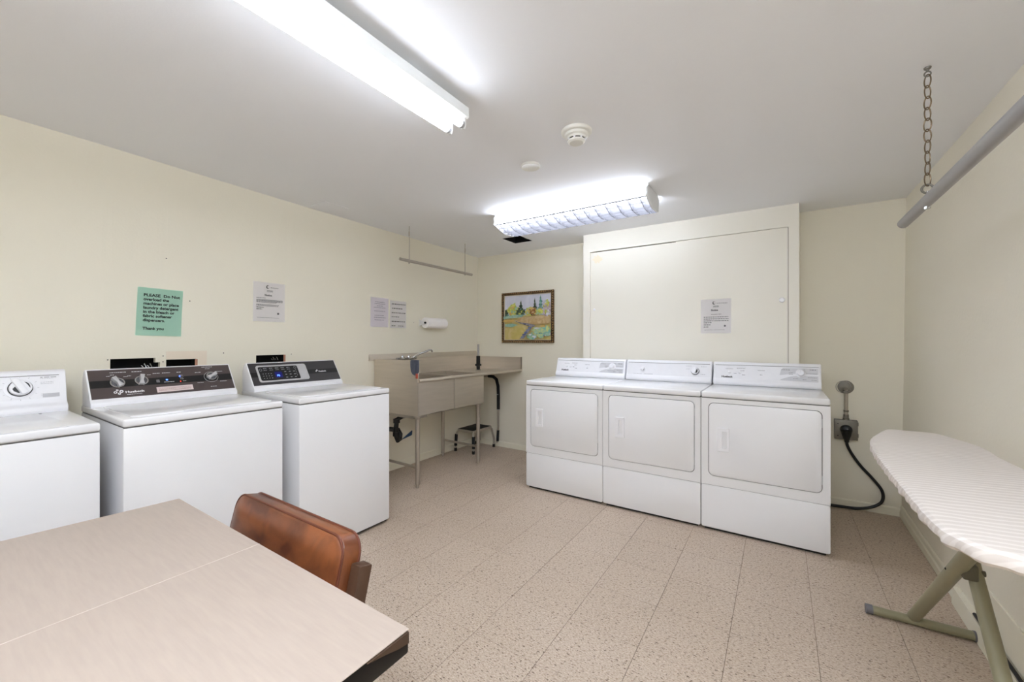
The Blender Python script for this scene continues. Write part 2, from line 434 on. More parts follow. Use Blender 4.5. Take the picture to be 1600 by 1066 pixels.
def inhole(y, z):
    if .835 < y < .857 and z > 1.123: return False
    return any(a < y < b and c < z < d for a, b, c, d in HOLES)
wl = obj('wall_left', grid_wall(ys, zs, lambda u, v: (wallx(u, v), u, v), (-1, 0, 0), .03, inhole, M_wall), M_wall, smooth=False)
tag(wl, 'long pale cream painted wall behind the three washing machines', 'wall', kind='structure')
for a, b, c, d in HOLES:
    t = bm_new(); xw = wallx((a+b)/2, 1.1)-.03
    add_box(t, xw-.09, xw-.085, a-.004, b+.004, c-.01, d+.004)
    add_box(t, xw-.09, xw, a-.008, a-.004, c-.01, d+.004); add_box(t, xw-.09, xw, b+.004, b+.008, c-.01, d+.004)
    add_box(t, xw-.09, xw, a-.008, b+.008, d+.004, d+.008); add_box(t, xw-.09, xw, a-.008, b+.008, c-.014, c-.01)
    obj('wall_recess', t, M_void, wl, smooth=False, label='dark open wall box behind a washing machine')
for yy, zz in ((.80, 1.105), (1.535, 1.118)):       # valve bits in the open boxes
    t = bm_new(); xw = wallx(yy, 1.1)-.05
    for k in range(4): add_tube(t, [(xw, yy-.02+k*.013, zz), (xw+.012, yy-.018+k*.013, zz+.012*(k % 2)), (xw+.015, yy-.01+k*.013, zz-.01)], .0025, n=6)
    obj('valve_wire', t, M_chrome, wl)
def left_plate(name, a, b, c, d, m, th=.002, off=0.):
    t = bm_new(); th += off
    P = [(wallx(a, c), a, c), (wallx(b, c), b, c), (wallx(b, d), b, d), (wallx(a, d), a, d)]
    A = [t.verts.new((p[0]+off, p[1], p[2])) for p in P]; B = [t.verts.new((p[0]+th, p[1], p[2])) for p in P]
    t.faces.new(A[::-1]); t.faces.new(B)
    for i in range(4): t.faces.new((A[i], A[(i+1) % 4], B[(i+1) % 4], B[i]))
    bmesh.ops.recalc_face_normals(t, faces=t.faces); return t
# repaired plaster patch strips round the second opening, box rims
pt = left_plate('p', .886, 1.095, 1.139, 1.187, M_patch, .0015)
merge(pt, left_plate('p', 1.05, 1.095, 1.01, 1.139, M_patch, .0015))
obj('plaster_patch', pt, M_patch, wl, smooth=False, label='faint pinkish repaired patch beside the wall opening')
rw = bm_new()
for H in (HOLES[1], HOLES[2]): merge(rw, left_plate('e', H[1]-.014, H[1], H[2], H[3]-.002, M_raw, -.002, 0))
obj('raw_edge', rw, M_raw, wl, smooth=False, label='bare plaster edge of an opening')
nb = bm_new()
for y, z in ((.88, 1.745), (1.00, 1.50), (.630, 1.146), (.871, 1.16), (.871, 1.125), (1.075, 1.178), (1.083, 1.158), (1.19, 1.17), (1.645, 1.15), (2.885, 1.44)):
    add_lathe(nb, [(.0035, 0), (.0035, .001), (0, .0012)], frm((wallx(y, z)+.0002, y, z), (0, 1, 0), (0, 0, 1)), 10)
nbo = obj('nail_hole', nb, M_seam, wl, smooth=False); nbo['kind'] = 'stuff'

wb = obj('wall_back', box(XL-.1, XR+.2, YB, YB+.1, 0, 2.42), M_wall, smooth=False)
tag(wb, 'cream painted far wall behind the sink corner and dryers', 'wall', kind='structure')
wr = obj('wall_right', grid_wall([YF-.02, -.5, 1, 2.5, YB+.05], [0, 2.42], lambda u, v: (wallr(u, v), u, v), (1, 0, 0), .1, lambda a, b: False, M_wallr), M_wallr, smooth=False)
tag(wr, 'roller textured cream wall beside the ironing board', 'wall', kind='structure')
wf = obj('wall_front', box(XL-.1, XR+.2, YF-.1, YF, 0, 2.42), M_wall, smooth=False)
tag(wf, 'cream wall behind the viewer', 'wall', kind='structure')
HX0, HX1, HY0, HY1 = -2.330, -2.115, 3.338, 3.580
ce = obj('ceiling', grid_wall([XL-.05, HX0, HX1, XR+.1], [YF-.05, 1, HY0, HY1, YB+.05], lambda u, v: (u, v, zc(u, v)), (0, 0, 1), .05, lambda x, y: HX0 < x < HX1 and HY0 < y < HY1, M_ceil), M_ceil, smooth=False)
tag(ce, 'plain white painted ceiling', 'ceiling', kind='structure')
t = bm_new(); z0 = zc(-2.2, 3.4)
for a in ((HX0+.001, HX0+.003, HY0, HY1), (HX1-.003, HX1-.001, HY0, HY1), (HX0, HX1, HY0+.001, HY0+.003), (HX0, HX1, HY1-.003, HY1-.001)): add_box(t, *a, z0+.002, z0+.16)  # dark liner over the white cut edges, shade of the opening put in as colour
add_box(t, HX0-.02, HX1+.02, HY0-.02, HY1+.02, z0+.15, z0+.16)
obj('ceiling_opening', t, M_void, ce, smooth=False, label='dark square opening cut in the ceiling')
t = bm_new(); add_box(t, -2.17, -2.13, 3.50, 3.56, z0+.02, z0+.03); add_tube(t, [(-2.16, 3.36, z0+.1), (-2.14, 3.35, z0+.01), (-2.12, 3.37, z0+.005)], .003, n=6)
add_tube(t, [(-2.27, 3.37, z0+.1), (-2.268, 3.335, z0+.01), (-2.25, 3.33, z0+.03)], .003, n=6)
obj('cable_end', t, M_galv, ce)
pc = obj('trim_1', box(-3.02, -2.83, 1.75, 1.945, zc(-2.9, 1.85)-.0035, zc(-2.9, 1.85)+.004, .001), M_ceil, smooth=False)
tag(pc, 'faint square painted patch on the ceiling near the left wall', 'ceiling patch', kind='structure')

def strip(name, pts, y=False): pass
bb = obj('baseboard_back', prism([(YB-.013, 0), (YB-.013, .054), (YB-.007, .062), (YB+.002, .062), (YB+.002, 0)], XL+.0, XR+.02, 'x'), M_base, smooth=False)
tag(bb, 'low cream baseboard along the far wall', 'baseboard', kind='structure')
t = bm_new()
for a, b in ((YF, .6), (.6, 1.65), (1.65, YB)):
    pts = []
    for y in (a, b): pts.append([(wallx(y, 0)+.013, y, 0), (wallx(y, 0)+.013, y, .064), (wallx(y, .07)+.004, y, .074), (wallx(y, .07)-.004, y, .074), (wallx(y, 0)-.004, y, 0)])
    A = [t.verts.new(p) for p in pts[0]]; B = [t.verts.new(p) for p in pts[1]]
    for i in range(5): t.faces.new((A[i], B[i], B[(i+1) % 5], A[(i+1) % 5]))
bmesh.ops.recalc_face_normals(t, faces=t.faces)
bl = obj('baseboard_left', t, M_base, smooth=False); tag(bl, 'cream baseboard behind the washers and sink', 'baseboard', kind='structure')
def right_run(y0, y1, prof, m):
    """prof: (distance out from wall, z)"""
    t = bm_new(); n = len(prof)
    A = [t.verts.new((wallr(y0, z)-d, y0, z)) for d, z in prof]; B = [t.verts.new((wallr(y1, z)-d, y1, z)) for d, z in prof]
    t.faces.new(A); t.faces.new(B[::-1])
    for i in range(n): t.faces.new((A[i], B[i], B[(i+1) % n], A[(i+1) % n]))
    bmesh.ops.recalc_face_normals(t, faces=t.faces); return t
br = obj('baseboard_right', right_run(2.73, YB-.012, [(-.004, 0), (.012, 0), (.012, .04), (.007, .05), (.007, .075), (.003, .085), (-.004, .085)], M_base), M_base, smooth=False)
tag(br, 'moulded cream baseboard at the foot of the right wall', 'baseboard', kind='structure')
t2 = obj('trim_2', right_run(YF, 2.77, [(-.004, 0), (.026, 0), (.026, .082), (-.004, .082)], M_base), M_base, smooth=False)
tag(t2, 'thicker flat cream board continuing the right baseboard', 'baseboard', kind='structure')
t3 = obj('trim_3', right_run(YF, 2.44, [(-.004, .095), (.007, .095), (.007, .238), (-.004, .238)], M_base), M_base, smooth=False)
tag(t3, 'flush cream panel on the right wall above the floor board', 'wall panel', kind='structure')
bc = obj('black_cable', tube([(wallr(y, .09)-.018, y, .089) for y in (2.52, 2.2, 1.8, 1.4, 1.0, .5)], .0065, n=8), M_cord)
tag(place(bc, (.69, 1.5, .089)), 'black cable lying along the right wall board under the ironing board', 'cable')

# ------------------------------------------------------------------ sliding door cupboard over the dryers
CY = 3.655
cup = thing('wall_cupboard', 'tall shallow cream cupboard with two sliding doors behind the dryers', 'cupboard', (-.735, CY, 0))
CX0, CX1, OX0, OX1, OZ = -1.59, .117, -1.522, .052, 2.104
def ztop(x): return zc(x, CY)+.01
t = bm_new()
add_prism(t, [(CX0, 0), (OX0, 0), (OX0, ztop(OX0)), (CX0, ztop(CX0))], CY, CY+.03, 'y'); add_prism(t, [(OX1, 0), (CX1, 0), (CX1, ztop(CX1)), (OX1, ztop(OX1))], CY, CY+.03, 'y')
add_prism(t, [(OX0, OZ), (OX1, OZ), (OX1, ztop(OX1)), (OX0, ztop(OX0))], CY, CY+.03, 'y')
obj('face_frame', t, M_cup, cup, smooth=False)
t = bm_new(); add_box(t, CX0, CX0+.02, CY+.03, YB, 0, ztop(CX0)); add_box(t, CX1-.02, CX1, CY+.03, YB, 0, ztop(CX1)); obj('side_panel', t, M_cup, cup, smooth=False)
obj('cupboard_back', box(CX0+.02, CX1-.02, YB-.012, YB-.004, 0, 2.2), M_void, cup, smooth=False)
MX = -.745
d1 = obj('sliding_door', box(OX0-.02, MX+.02, CY+.020, CY+.03, .3, OZ-.006), M_cup, cup, smooth=False)
d2 = obj('sliding_door', box(MX, OX1-.003, CY+.009, CY+.019, .3, OZ-.0025), M_cup, cup, smooth=False)
KN = [(.007, 0), (.007, .008), (.017, .014), (.019, .022), (.014, .029), (0, .031)]
obj('knob', lathe([(.004, 0), (.004, .006), (.010, .01), (.011, .014), (.007, .018), (0, .019)], frm((-1.480, CY+.020, 1.55), (1, 0, 0), (0, 0, 1))), M_enamel2, d1)
obj('knob', lathe(KN, frm((.012, CY+.009, 1.558), (1, 0, 0), (0, 0, 1))), M_enamel2, d2)
t = bm_new(); SM = frm((-1.455, CY+.0199, 2.03), (1, 0, 0), (0, 0, 1)); t.faces.new([t.verts.new(SM @ Vector((.042*(1+.35*math.sin(k*1.7))*math.cos(k*PI/12), .035*(1+.3*math.sin(k*2.3+1))*math.sin(k*PI/12), .0004))) for k in range(24)])
obj('stain', t, mat('yellowed_paint_stain', (232, 220, 194), .4, var=.05, nscale=25), d1, smooth=False)

# ------------------------------------------------------------------ washers (left wall), local: x=width, front at -y, back +y
def dial(bm_ring, bm_grip, c, M0, r, ang, grip=True):
    M = M0 @ Matrix.Translation((c[0], c[1], 0))
    n = 28; lo = [(r*math.cos(2*PI*k/n), r*math.sin(2*PI*k/n)) for k in range(n)]; li = [(r*.82*math.cos(2*PI*k/n), r*.82*math.sin(2*PI*k/n)) for k in range(n)]
    add_ring(bm_ring, lo, li, 0, .010, M)
    G = M @ Matrix.Rotation(ang, 4, 'Z')
    pts = [(-.42, -.95), (-.2, -.1), (-.3, .55), (-.34, 1.1), (.34, 1.1), (.3, .55), (.2, -.1), (.42, -.95)]
    add_prism(bm_grip, [(x*r, y*r) for x, y in pts], .003, .026, 'z', bev=.002, M=G)
def dash(bm, M, x0, x1, y, h):
    """a row of tiny print marks with word gaps"""
    x = x0
    while x < x1-1e-4:
        wd = random.uniform(.5, 1.6)*h*2.2; e = min(x+wd, x1)
        add_quad(bm, [(x, y-h/2, 0), (e, y-h/2, 0), (e, y+h/2, 0), (x, y+h/2, 0)], M); x = e+h*.7
def text_pts(M, dz): return M @ Matrix.Translation((0, 0, dz))

WX = -2.6015      # washer centre in world x (local y = WX - xworld)
def washer(kind, ya, yb, label):
    wdt = yb-ya; h = wdt/2
    W = thing('washing_machine', label, 'washing machine', (WX, (ya+yb)/2, 0), PI/2, 'white top loading washing machines along the left wall')
    o = lambda n, b, m, p=W, **k: obj(n, b, m, p, world=False, **k)
    body = bm_new(); add_box(body, -h, h, -.3485, .3485, .022, .888, .006, 2)
    o('cabinet', body, M_enamel)
    o('plinth_gap', box(-h+.01, h-.01, -.335, .335, .012, .03), M_gap, smooth=False)
    t = bm_new()
    for sx in (-1, 1):
        for sy in (-1, 1): add_lathe(t, [(.022, 0), (.022, .008), (.012, .012), (.012, .03)], Matrix.Translation((sx*(h-.05), sy*.29, 0)), 12)
    o('foot', t, M_rubber)
    top = bm_new(); add_box(top, -h-.001, h+.001, -.351, .3485, .8915, .925, .009, 3)
    o('top_deck', top, M_enamel)
    seam = box(-h+.004, h-.004, -.345, .345, .887, .893); o('seam_strip', seam, M_seam, smooth=False)
    if kind == 1:
        lid = prism([(-h+.05, -.345), (h-.06, -.345), (h-.10, .13), (-h+.09, .13)], .925, .9275, 'z', bev=.0012)
        lo = o('lid', lid, M_enamel)
        o('hinge', lathe([(.005, 0), (.005, .002), (0, .003)], Matrix.Translation((h-.095, .145, .925)), 12), M_greyp, lo)
    else:
        lid = bm_new(); t = prism(rrect(-h+.035, h-.035, -.32, .145, .03), .922, .932, 'z', bev=.004, seg=2); merge(lid, t)
        lo = o('lid', lid, M_enamel)
        o('lid_lip', prism(rrect(-.11, .11, -.325, -.30, .01), .930, .934, 'z', bev=.0015), M_enamel, lo)
    o('water_valve', box(h-.08, h+.006, .26, .30, .10, .13, .003), M_greyp)
    if kind == 1:
        prof = [(.175, .922), (.172, .940), (.178, .955), (.197, .966), (.205, .985), (.235, 1.093), (.240, 1.108), (.255, 1.116), (.315, 1.112), (.335, 1.095), (.345, .922)]
        con = o('console', prism(prof, -h+.004, h-.004, 'x', bev=.005, seg=2), M_enamel2)
        u = Vector((1, 0, 0)); v = Vector((0, .030, .108)); M = frm((0, .206, .988), u, v); L = v.length
        pan = bm_new(); merge(pan, prism(rrect(-h+.016, h-.026, .0, L*.93, .003), -.001, .0012, 'z', M=M)); o('panel', pan, mat('pale_panel', (233, 233, 237), .3), con)
        t = bm_new(); add_box(t, -h+.016, h-.026, L*.945, L*.965, -.001, .0014, M=M); o('trim_line', t, M_seam, con, smooth=False)
        kc = (.175, .052)
        t = bm_new(); add_lathe(t, [(.047, 0), (.047, .003), (.040, .004), (.0, .004)], text_pts(M, .001) @ Matrix.Translation((kc[0], kc[1], 0)), 40); o('dial_skirt', t, M_enamel2, con)
        t = bm_new(); add_lathe(t, [(.037, .004), (.037, .008), (0, .009)], M @ Matrix.Translation((kc[0], kc[1], 0)), 40); o('dial_ring', t, M_black, con)
        t = bm_new(); add_lathe(t, [(.0335, .008), (.0335, .022), (.031, .025), (0, .025)], M @ Matrix.Translation((kc[0], kc[1], 0)), 40)
        G = M @ Matrix.Translation((kc[0], kc[1], 0)) @ Matrix.Rotation(.45, 4, 'Z')
        add_box(t, -.011, .011, -.030, .044, .022, .036, .004, 2, G)
        kn = o('dial', t, M_enamel2, con)
        t = bm_new()
        for s in (-1, 1): merge(t, prism(([(-.013, -.020), (-.018, -.018), (-.025, -.004), (-.024, .006), (-.013, .012)] if s < 0 else [(.022, -.016), (.026, -.008), (.0275, .004), (.024, .014), (.020, .018), (.0225, .004)]), .0252, .0262, 'z', M=G))
        o('dial_recess', t, M_black, kn, smooth=False)
        t = bm_new(); D = text_pts(M, .0018)
        for yy in (.10, .092, .075, .068): dash(t, D, .235, .275, yy, .0022)
        for yy in (.098, .09, .05, .043): dash(t, D, .08, .12, yy, .0022)
        dash(t, D, .235, .285, .098, .006)
        for yy in (.012, .02): dash(t, D, .235, .27, yy, .0018)
        add_box(t, .240, .292, .004, .022, 0, .0004, M=D)
        for a in range(12):
            A = D @ Matrix.Translation((kc[0], kc[1], 0)) @ Matrix.Rotation(a*PI/6, 4, 'Z'); add_quad(t, [(.050, -.0008, 0), (.056, -.0008, 0), (.056, .0008, 0), (.050, .0008, 0)], A)
        o('printed_marking', t, M_inkl, con, smooth=False)
        return W
    prof = [(.180, .922), (.183, .944), (.192, .953), (.1985, .958), (.2985, 1.101), (.306, 1.105), (.330, 1.092), (.345, 1.05), (.3485, .922)]
    con = o('console', prism(prof, -h+.003, h-.003, 'x', bev=.003, seg=2), M_enamel2)
    v = Vector((0, .100, .143)); M = frm((-h, .1985, .958), (1, 0, 0), v); L = v.length; Wd = 2*h
    pm = M_brownp if kind == 2 else M_darkp
    e = .010
    o('control_panel', prism([(e, .004), (Wd-e, .004), (Wd-e, L-.002), (e, L-.002)], -.001, .0018, 'z', M=M), pm, con, smooth=False)
    o('panel_band', prism([(e, L*.38), (Wd-e, L*.38), (Wd-e, L*(.62 if kind == 2 else .58)), (e, L*(.62 if kind == 2 else .58))], .0015, .0024, 'z', M=M), M_black, con, smooth=False)
    D = text_pts(M, .0030)
    if kind == 2:
        gr, rg = bm_new(), bm_new()
        F = lambda y, vv: (y-ya, vv*L)
        for (y, f, a, r) in ((.617, .50, .45, .029), (.712, .53, -.18, .028), (1.031, .53, -1.0, .026)):
            r1, g1 = bm_new(), bm_new(); dial(r1, g1, F(y, f), text_pts(M, .002), r, a)
            kr = o('dial', r1, M_chrome, con); o('dial_grip', g1, M_silver, kr)
            o('dial_well', lathe([(r*.83, .0005), (r*.83, .004), (0, .004)], text_pts(M, .002) @ Matrix.Translation((*F(y, f), 0)), 24), mat('dark_grey_ring', (96, 96, 100), .3), kr)
        t = bm_new()
        add_text(t, 'Huebsch', .017, D @ Matrix.Translation((.135, L*.155, 0)), bold=.0006, sx=1.25)
        for (cx, cy, r) in ((.098, L*.20, .007), (.112, L*.15, .006), (.121, L*.22, .008), (.106, L*.27, .005)):
            lo_ = [(cx+r*math.cos(k*PI/8), cy+r*math.sin(k*PI/8)) for k in range(16)]; li = [(cx+r*.45*math.cos(k*PI/8), cy+r*.45*math.sin(k*PI/8)) for k in range(16)]
            add_ring(t, lo_, li, 0, .0004, D)
        dash(t, D, .140, .200, L*.10, .0022)
        for x0, x1, f, s in ((.09, .155, .88, .003), (.175, .215, .88, .0032), (.075, .09, .76, .0025), (.09, .105, .86-.06, .0025), (.14, .155, .72, .0025), (.155, .17, .74, .0025), (.235, .25, .74, .0025),
                             (.26, .29, .78, .0028), (.30, .335, .78, .0028), (.365, .385, .78, .0028), (.30, .345, .44, .0025), (.375, .39, .66, .0022), (.375, .39, .58, .0022), (.375, .39, .52, .0022), (.385, .40, .44, .0022),
                             (.49, .545, .93, .003), (.505, .53, .86, .0025), (.45, .48, .73, .0025), (.45, .48, .33, .0025), (.555, .59, .73, .0025), (.565, .60, .33, .0025), (.51, .54, .15, .0028)):
            dash(t, D, x0, x1, L*f, s)
        o('printed_marking', t, M_white, con, smooth=False)
        t = bm_new(); loop = [( .525+.036*math.cos(k*PI/12)*1.0, L*.53+.036*math.sin(k*PI/12)) for k in range(24)]; lin_ = [(.525+.0345*math.cos(k*PI/12), L*.53+.0345*math.sin(k*PI/12)) for k in range(24)]
        add_ring(t, loop, lin_, 0, .0004, D); o('dial_scale', t, M_silver, con, smooth=False)
        o('notice_sticker', prism([(.262, L*.08), (.424, L*.10), (.424, L*.28), (.262, L*.27)], .002, .0034, 'z', M=M), mat('pinkish_sticker', (214, 198, 196), .6), con, smooth=False)
        t = bm_new()
        for f in (.14, .18, .22): dash(t, text_pts(M, .0037), .27, .415, L*f, .0022)
        o('sticker_text', t, mat('red_brown_ink', (150, 110, 108), .7), con, smooth=False)
        o('indicator_light', merge(box(.310, .318, L*.50, L*.54, .002, .0034, M=M), box(.372, .378, L*.60, L*.645, .002, .0034, M=M)), M_blue, con, smooth=False)
        o('indicator_light', box(.372, .376, L*.42, L*.45, .002, .0034, M=M), M_red, con, smooth=False)
        o('push_button', box(.268, .282, L*.44, L*.54, .002, .005, .001, M=M), M_greyp, con)
    else:
        x0, x1 = .050, .385
        bez = bm_new(); out = rrect(x0, x1, L*.13, L*.87, .016); inn = rrect(x0+.012, x1-.062, L*.19, L*.81, .011)
        add_ring(bez, out, inn, .0015, .006, M); add_prism(bez, rrect(x1-.060, x1-.004, L*.18, L*.82, .012), .002, .0063, 'z', M=M); bz = o('display_bezel', bez, M_silver, con)
        dp = o('touch_panel', prism(rrect(x0+.011, x1-.061, L*.185, L*.815, .011), .0018, .0035, 'z', M=M), M_black, con, smooth=False)
        t = bm_new(); D2 = text_pts(M, .0040)
        for r_, f in enumerate((.74, .66)):
            for c in range(5): dash(t, D2, x0+.045+c*.038, x0+.045+c*.038+.022, L*f, .004 if r_ == 0 else .003)
        for f in (.50, .40, .30):
            for c in range(4): add_box(t, x0+.032+c*.017, x0+.037+c*.017, L*f-.002, L*f+.002, 0, .0003, M=D2)
        for f in (.55, .42, .29):
            for c in range(3): add_box(t, x0+.175+c*.03, x0+.187+c*.03, L*f-.002, L*f+.002, 0, .0003, M=D2)
        for (cx, cy) in ((x0+.027, L*.68), (x1-.08, L*.72)):
            add_ring(t, [(cx+.008*math.cos(k*PI/8), cy+.01*math.sin(k*PI/8)) for k in range(16)], [(cx+.0065*math.cos(k*PI/8), cy+.0085*math.sin(k*PI/8)) for k in range(16)], 0, .0003, D2)
        for f in (.60, .52, .44, .36): add_box(t, x1-.082, x1-.077, L*f-.002, L*f+.002, 0, .0003, M=D2)
        o('panel_marking', t, M_inkl, con, smooth=False)
        dsp = o('display', prism(rrect(x0+.108, x0+.156, L*.30, L*.56, .004), .0030, .0038, 'z', M=M), M_bluedim, con, smooth=False)
        t = bm_new(); add_text(t, 'P5', .018, text_pts(M, .0041) @ Matrix.Translation((x0+.120, L*.36, 0)), bold=.0006); o('display_digits', t, M_blue, dsp, smooth=False)
        t = bm_new(); add_text(t, 'Huebsch', .015, D @ Matrix.Translation((.468, L*.44, 0)), bold=.0006, sx=1.1)
        for (cx, cy, r) in ((.450, L*.48, .005), (.459, L*.52, .006)):
            add_ring(t, [(cx+r*math.cos(k*PI/8), cy+r*math.sin(k*PI/8)) for k in range(16)], [(cx+r*.45*math.cos(k*PI/8), cy+r*.45*math.sin(k*PI/8)) for k in range(16)], 0, .0004, D)
        o('printed_marking', t, M_white, con, smooth=False)
    return W
washer(1, -.200, .439, 'white washing machine with one big round dial, cut off at the left edge')
washer(2, .506, 1.148, 'white washing machine with brown grey control panel and three silver dials')
washer(3, 1.238, 1.868, 'white washing machine with charcoal panel and lit blue touch display, nearest the sink')

# ------------------------------------------------------------------ dryers (world coordinates, front y=2.955)
DY = 2.955
def dryer(kind, xa, label):
    xb = xa+.685; cx = (xa+xb)/2; xa += .0015; xb -= .0015
    W = thing('tumble_dryer', label, 'dryer', (cx, 3.3, 0), 0, 'white front loading dryers along the far wall')
    obj('cabinet', box(xa, xb, DY+.012, 3.648, .02, .872, .003), M_enamel, W)
    obj('top_deck', box(xa, xb, DY-.002, 3.648, .876, .915, .010, seg=3), M_enamel, W)
    obj('seam_strip', box(xa+.004, xb-.004, DY+.004, 3.6, .871, .877), M_seam, W, smooth=False)
    # panels modelled in (x,z) with depth toward -y
    M = frm((0, DY+.013, 0), (1, 0, 0), (0, 0, 1))
    dx0, dx1, dz0, dz1 = xa+.043, xb-.037, .361, .844
    hole = rrect(dx0, dx1, dz0, dz1, .032); t = bm_new()
    add_ring(t, rect_loop(xa, xb, .3015, .872, hole), hole, 0, .013, M); obj('front_panel', t, M_enamel, W, smooth=False)
    obj('door_gasket', prism(hole, -.0, .002, 'z', M=M), M_seam, W, smooth=False)
    dr = obj('door', prism(rrect(dx0+.0035, dx1-.0035, dz0+.0035, dz1-.0035, .029), .001, .0145, 'z', bev=.002, M=M), M_enamel, W)
    lp = bm_new(); merge(lp, prism(rrect(xa, xb, .018, .2985, .012), 0, .013, 'z', bev=.003, M=M)); obj('lower_panel', lp, M_enamel, W)
    obj('plinth_gap', box(xa+.02, xb-.02, DY+.02, 3.6, 0.0, .03), M_gap, W, smooth=False)
    # handle: raised plate with a recessed grip
    hx0, hx1, hz0, hz1 = dx0+.054, dx0+.122, .532, .682
    t = bm_new(); inn = rrect(hx0+.026, hx1-.012, hz0+.020, hz1-.020, .005); add_ring(t, rrect(hx0, hx1, hz0, hz1, .005), inn, .012, .0235, M)
    hd = obj('handle', t, M_enamel2, dr)
    h2 = obj('hinge', merge(box(dx1-.004, dx1+.0005, DY-.003, DY+.01, .745, .795, .001), box(dx1-.004, dx1+.0005, DY-.003, DY+.01, .415, .465, .001)), M_fixd, W)
    # console
    prof = [(3.488, .915), (3.483, .935), (3.492, .955), (3.500, .965), (3.527, 1.062), (3.535, 1.080), (3.548, 1.088), (3.615, 1.082), (3.638, 1.06), (3.645, .915)]
    con = obj('console', prism(prof, xa+.004, xb-.004, 'x', bev=.006, seg=2), M_enamel2, W)
    v = Vector((0, .027, .097)); C = frm((0, 3.500, .965), (1, 0, 0), v); L = v.length
    pm = mat('pale_panel', (233, 233, 237), .3)
    obj('control_panel', prism(rrect(xa+.018, xb-.018, -.004, L, .003), -.001, .0012, 'z', M=C), pm, con)
    obj('trim_line', box(xa+.018, xb-.018, L+.002, L+.0045, -.001, .0016, M=C), M_seam, con, smooth=False)
    D = text_pts(C, .0018)
    if kind != 2:
        kx = xb-.122; kz = .058
        wd = bm_new()
        merge(wd, prism([(xb-.245, .040), (xb-.238, .075), (xb-.225, .094), (xb-.022, .094), (xb-.022, .052), (xb-.12, .057), (xb-.18, .050)], .0012, .0018, 'z', M=C))
        merge(wd, prism([(xb-.245, .003), (xb-.22, .018), (xb-.18, .032), (xb-.12, .040), (xb-.022, .040), (xb-.022, -.002), (xb-.13, -.001)], .0012, .0018, 'z', M=C))
        obj('printed_field', wd, M_wedge, con, smooth=False)
        t = bm_new(); add_lathe(t, [(.030, 0), (.030, .006), (.024, .010), (.022, .026), (.019, .029), (0, .029)], text_pts(C, .001) @ Matrix.Translation((kx, kz, 0)), 32)
        add_box(t, -.003, .003, .0, .024, .026, .032, .001, M=text_pts(C, .001) @ Matrix.Translation((kx, kz, 0)))
        obj('dial', t, M_enamel2, con)
        t = bm_new()
        for bx in (.115, .185): add_lathe(t, [(.010, 0), (.010, .004), (.006, .008), (0, .009)], text_pts(C, .001) @ Matrix.Translation((xa+bx, .048, 0)), 20)
        add_lathe(t, [(.007, 0), (.007, .003), (0, .004)], text_pts(C, .001) @ Matrix.Translation((xa+.325, .055, 0)), 20)
        obj('push_button', t, M_enamel2, con)
        t = bm_new(); add_text(t, 'Huebsch', .020, D @ Matrix.Translation((xa+.062, .006, 0)), bold=.0009, sx=1.05); obj('brand_lettering', t, M_ink, con, smooth=False)
        t = bm_new()
        for x0, x1, y, s in ((.09, .14, .075, .003), (.145, .165, .04, .003), (.165, .22, .08, .003), (.19, .215, .062, .003), (.30, .345, .068, .003), (.315, .33, .035, .004), (.20, .22, .03, .004)): dash(t, D, xa+x0, xa+x1, y, s)
        for x0, x1, y, s in ((.185, .235, .080, .004), (.095, .125, .084, .004), (.03, .07, .084, .005), (.165, .19, .06, .003), (.165, .19, .048, .003), (.03, .08, .028, .003), (.135, .165, .018, .003), (.03, .06, .012, .003), (.09, .11, .012, .003), (.03, .09, .056, .003)): dash(t, text_pts(C, .0022), xb-x1, xb-x0, y, s)
        obj('printed_marking', t, M_inkg, con, smooth=False)
    else:
        t, g = bm_new(), bm_new()
        K = text_pts(C, .001) @ Matrix.Translation((xb-.123, .045, 0))
        add_lathe(t, [(.031, 0), (.031, .004), (0, .005)], K, 32)
        ro = obj('dial_ring', t, mat('dark_grey_ring', (96, 96, 100), .3), con)
        t = bm_new(); add_lathe(t, [(.028, .004), (.028, .016), (.024, .020), (0, .020)], K @ Matrix.Translation((-.001, .002, 0)), 32); add_box(t, -.008, .008, -.024, .026, .018, .030, .003, 2, K @ Matrix.Rotation(-.25, 4, 'Z'))
        dd = obj('dial', t, M_enamel2, con)
        obj('dial_recess', prism([(.010, -.018), (.018, -.010), (.020, .004), (.014, .018), (.010, .016)], .0202, .0212, 'z', M=K @ Matrix.Rotation(-.25, 4, 'Z')), M_black, dd, smooth=False)
        K = text_pts(C, .001) @ Matrix.Translation((xa+.145, .048, 0))
        t = bm_new(); add_lathe(t, [(.021, 0), (.021, .003), (.016, .006), (.014, .016), (0, .018)], K, 28); bt = obj('push_button', t, M_enamel2, con)
        obj('button_recess', box(-.013, .013, -.011, -.003, .004, .0165, .002, M=K), mat('dark_grey_ring', (96, 96, 100), .3), bt)
        t = bm_new()
        for x0, x1, y, s in ((.07, .14, .006, .004), (.16, .23, .006, .004), (.49, .53, .085, .003), (.60, .64, .083, .004), (.60, .635, .02, .004), (.49, .52, .06, .003)): dash(t, D, xa+x0, xa+x1, y, s)
        obj('printed_marking', t, M_inkl, con, smooth=False)
    return W
dryer(1, -1.812, 'left dryer of the row, white with pale round knob, beside the sink corner')
dryer(2, -1.127, 'middle dryer of the row, white with dark ringed dial and one button')
dryer(3, -.441, 'right dryer of the row, white with grey printed field, beside the wall outlet')

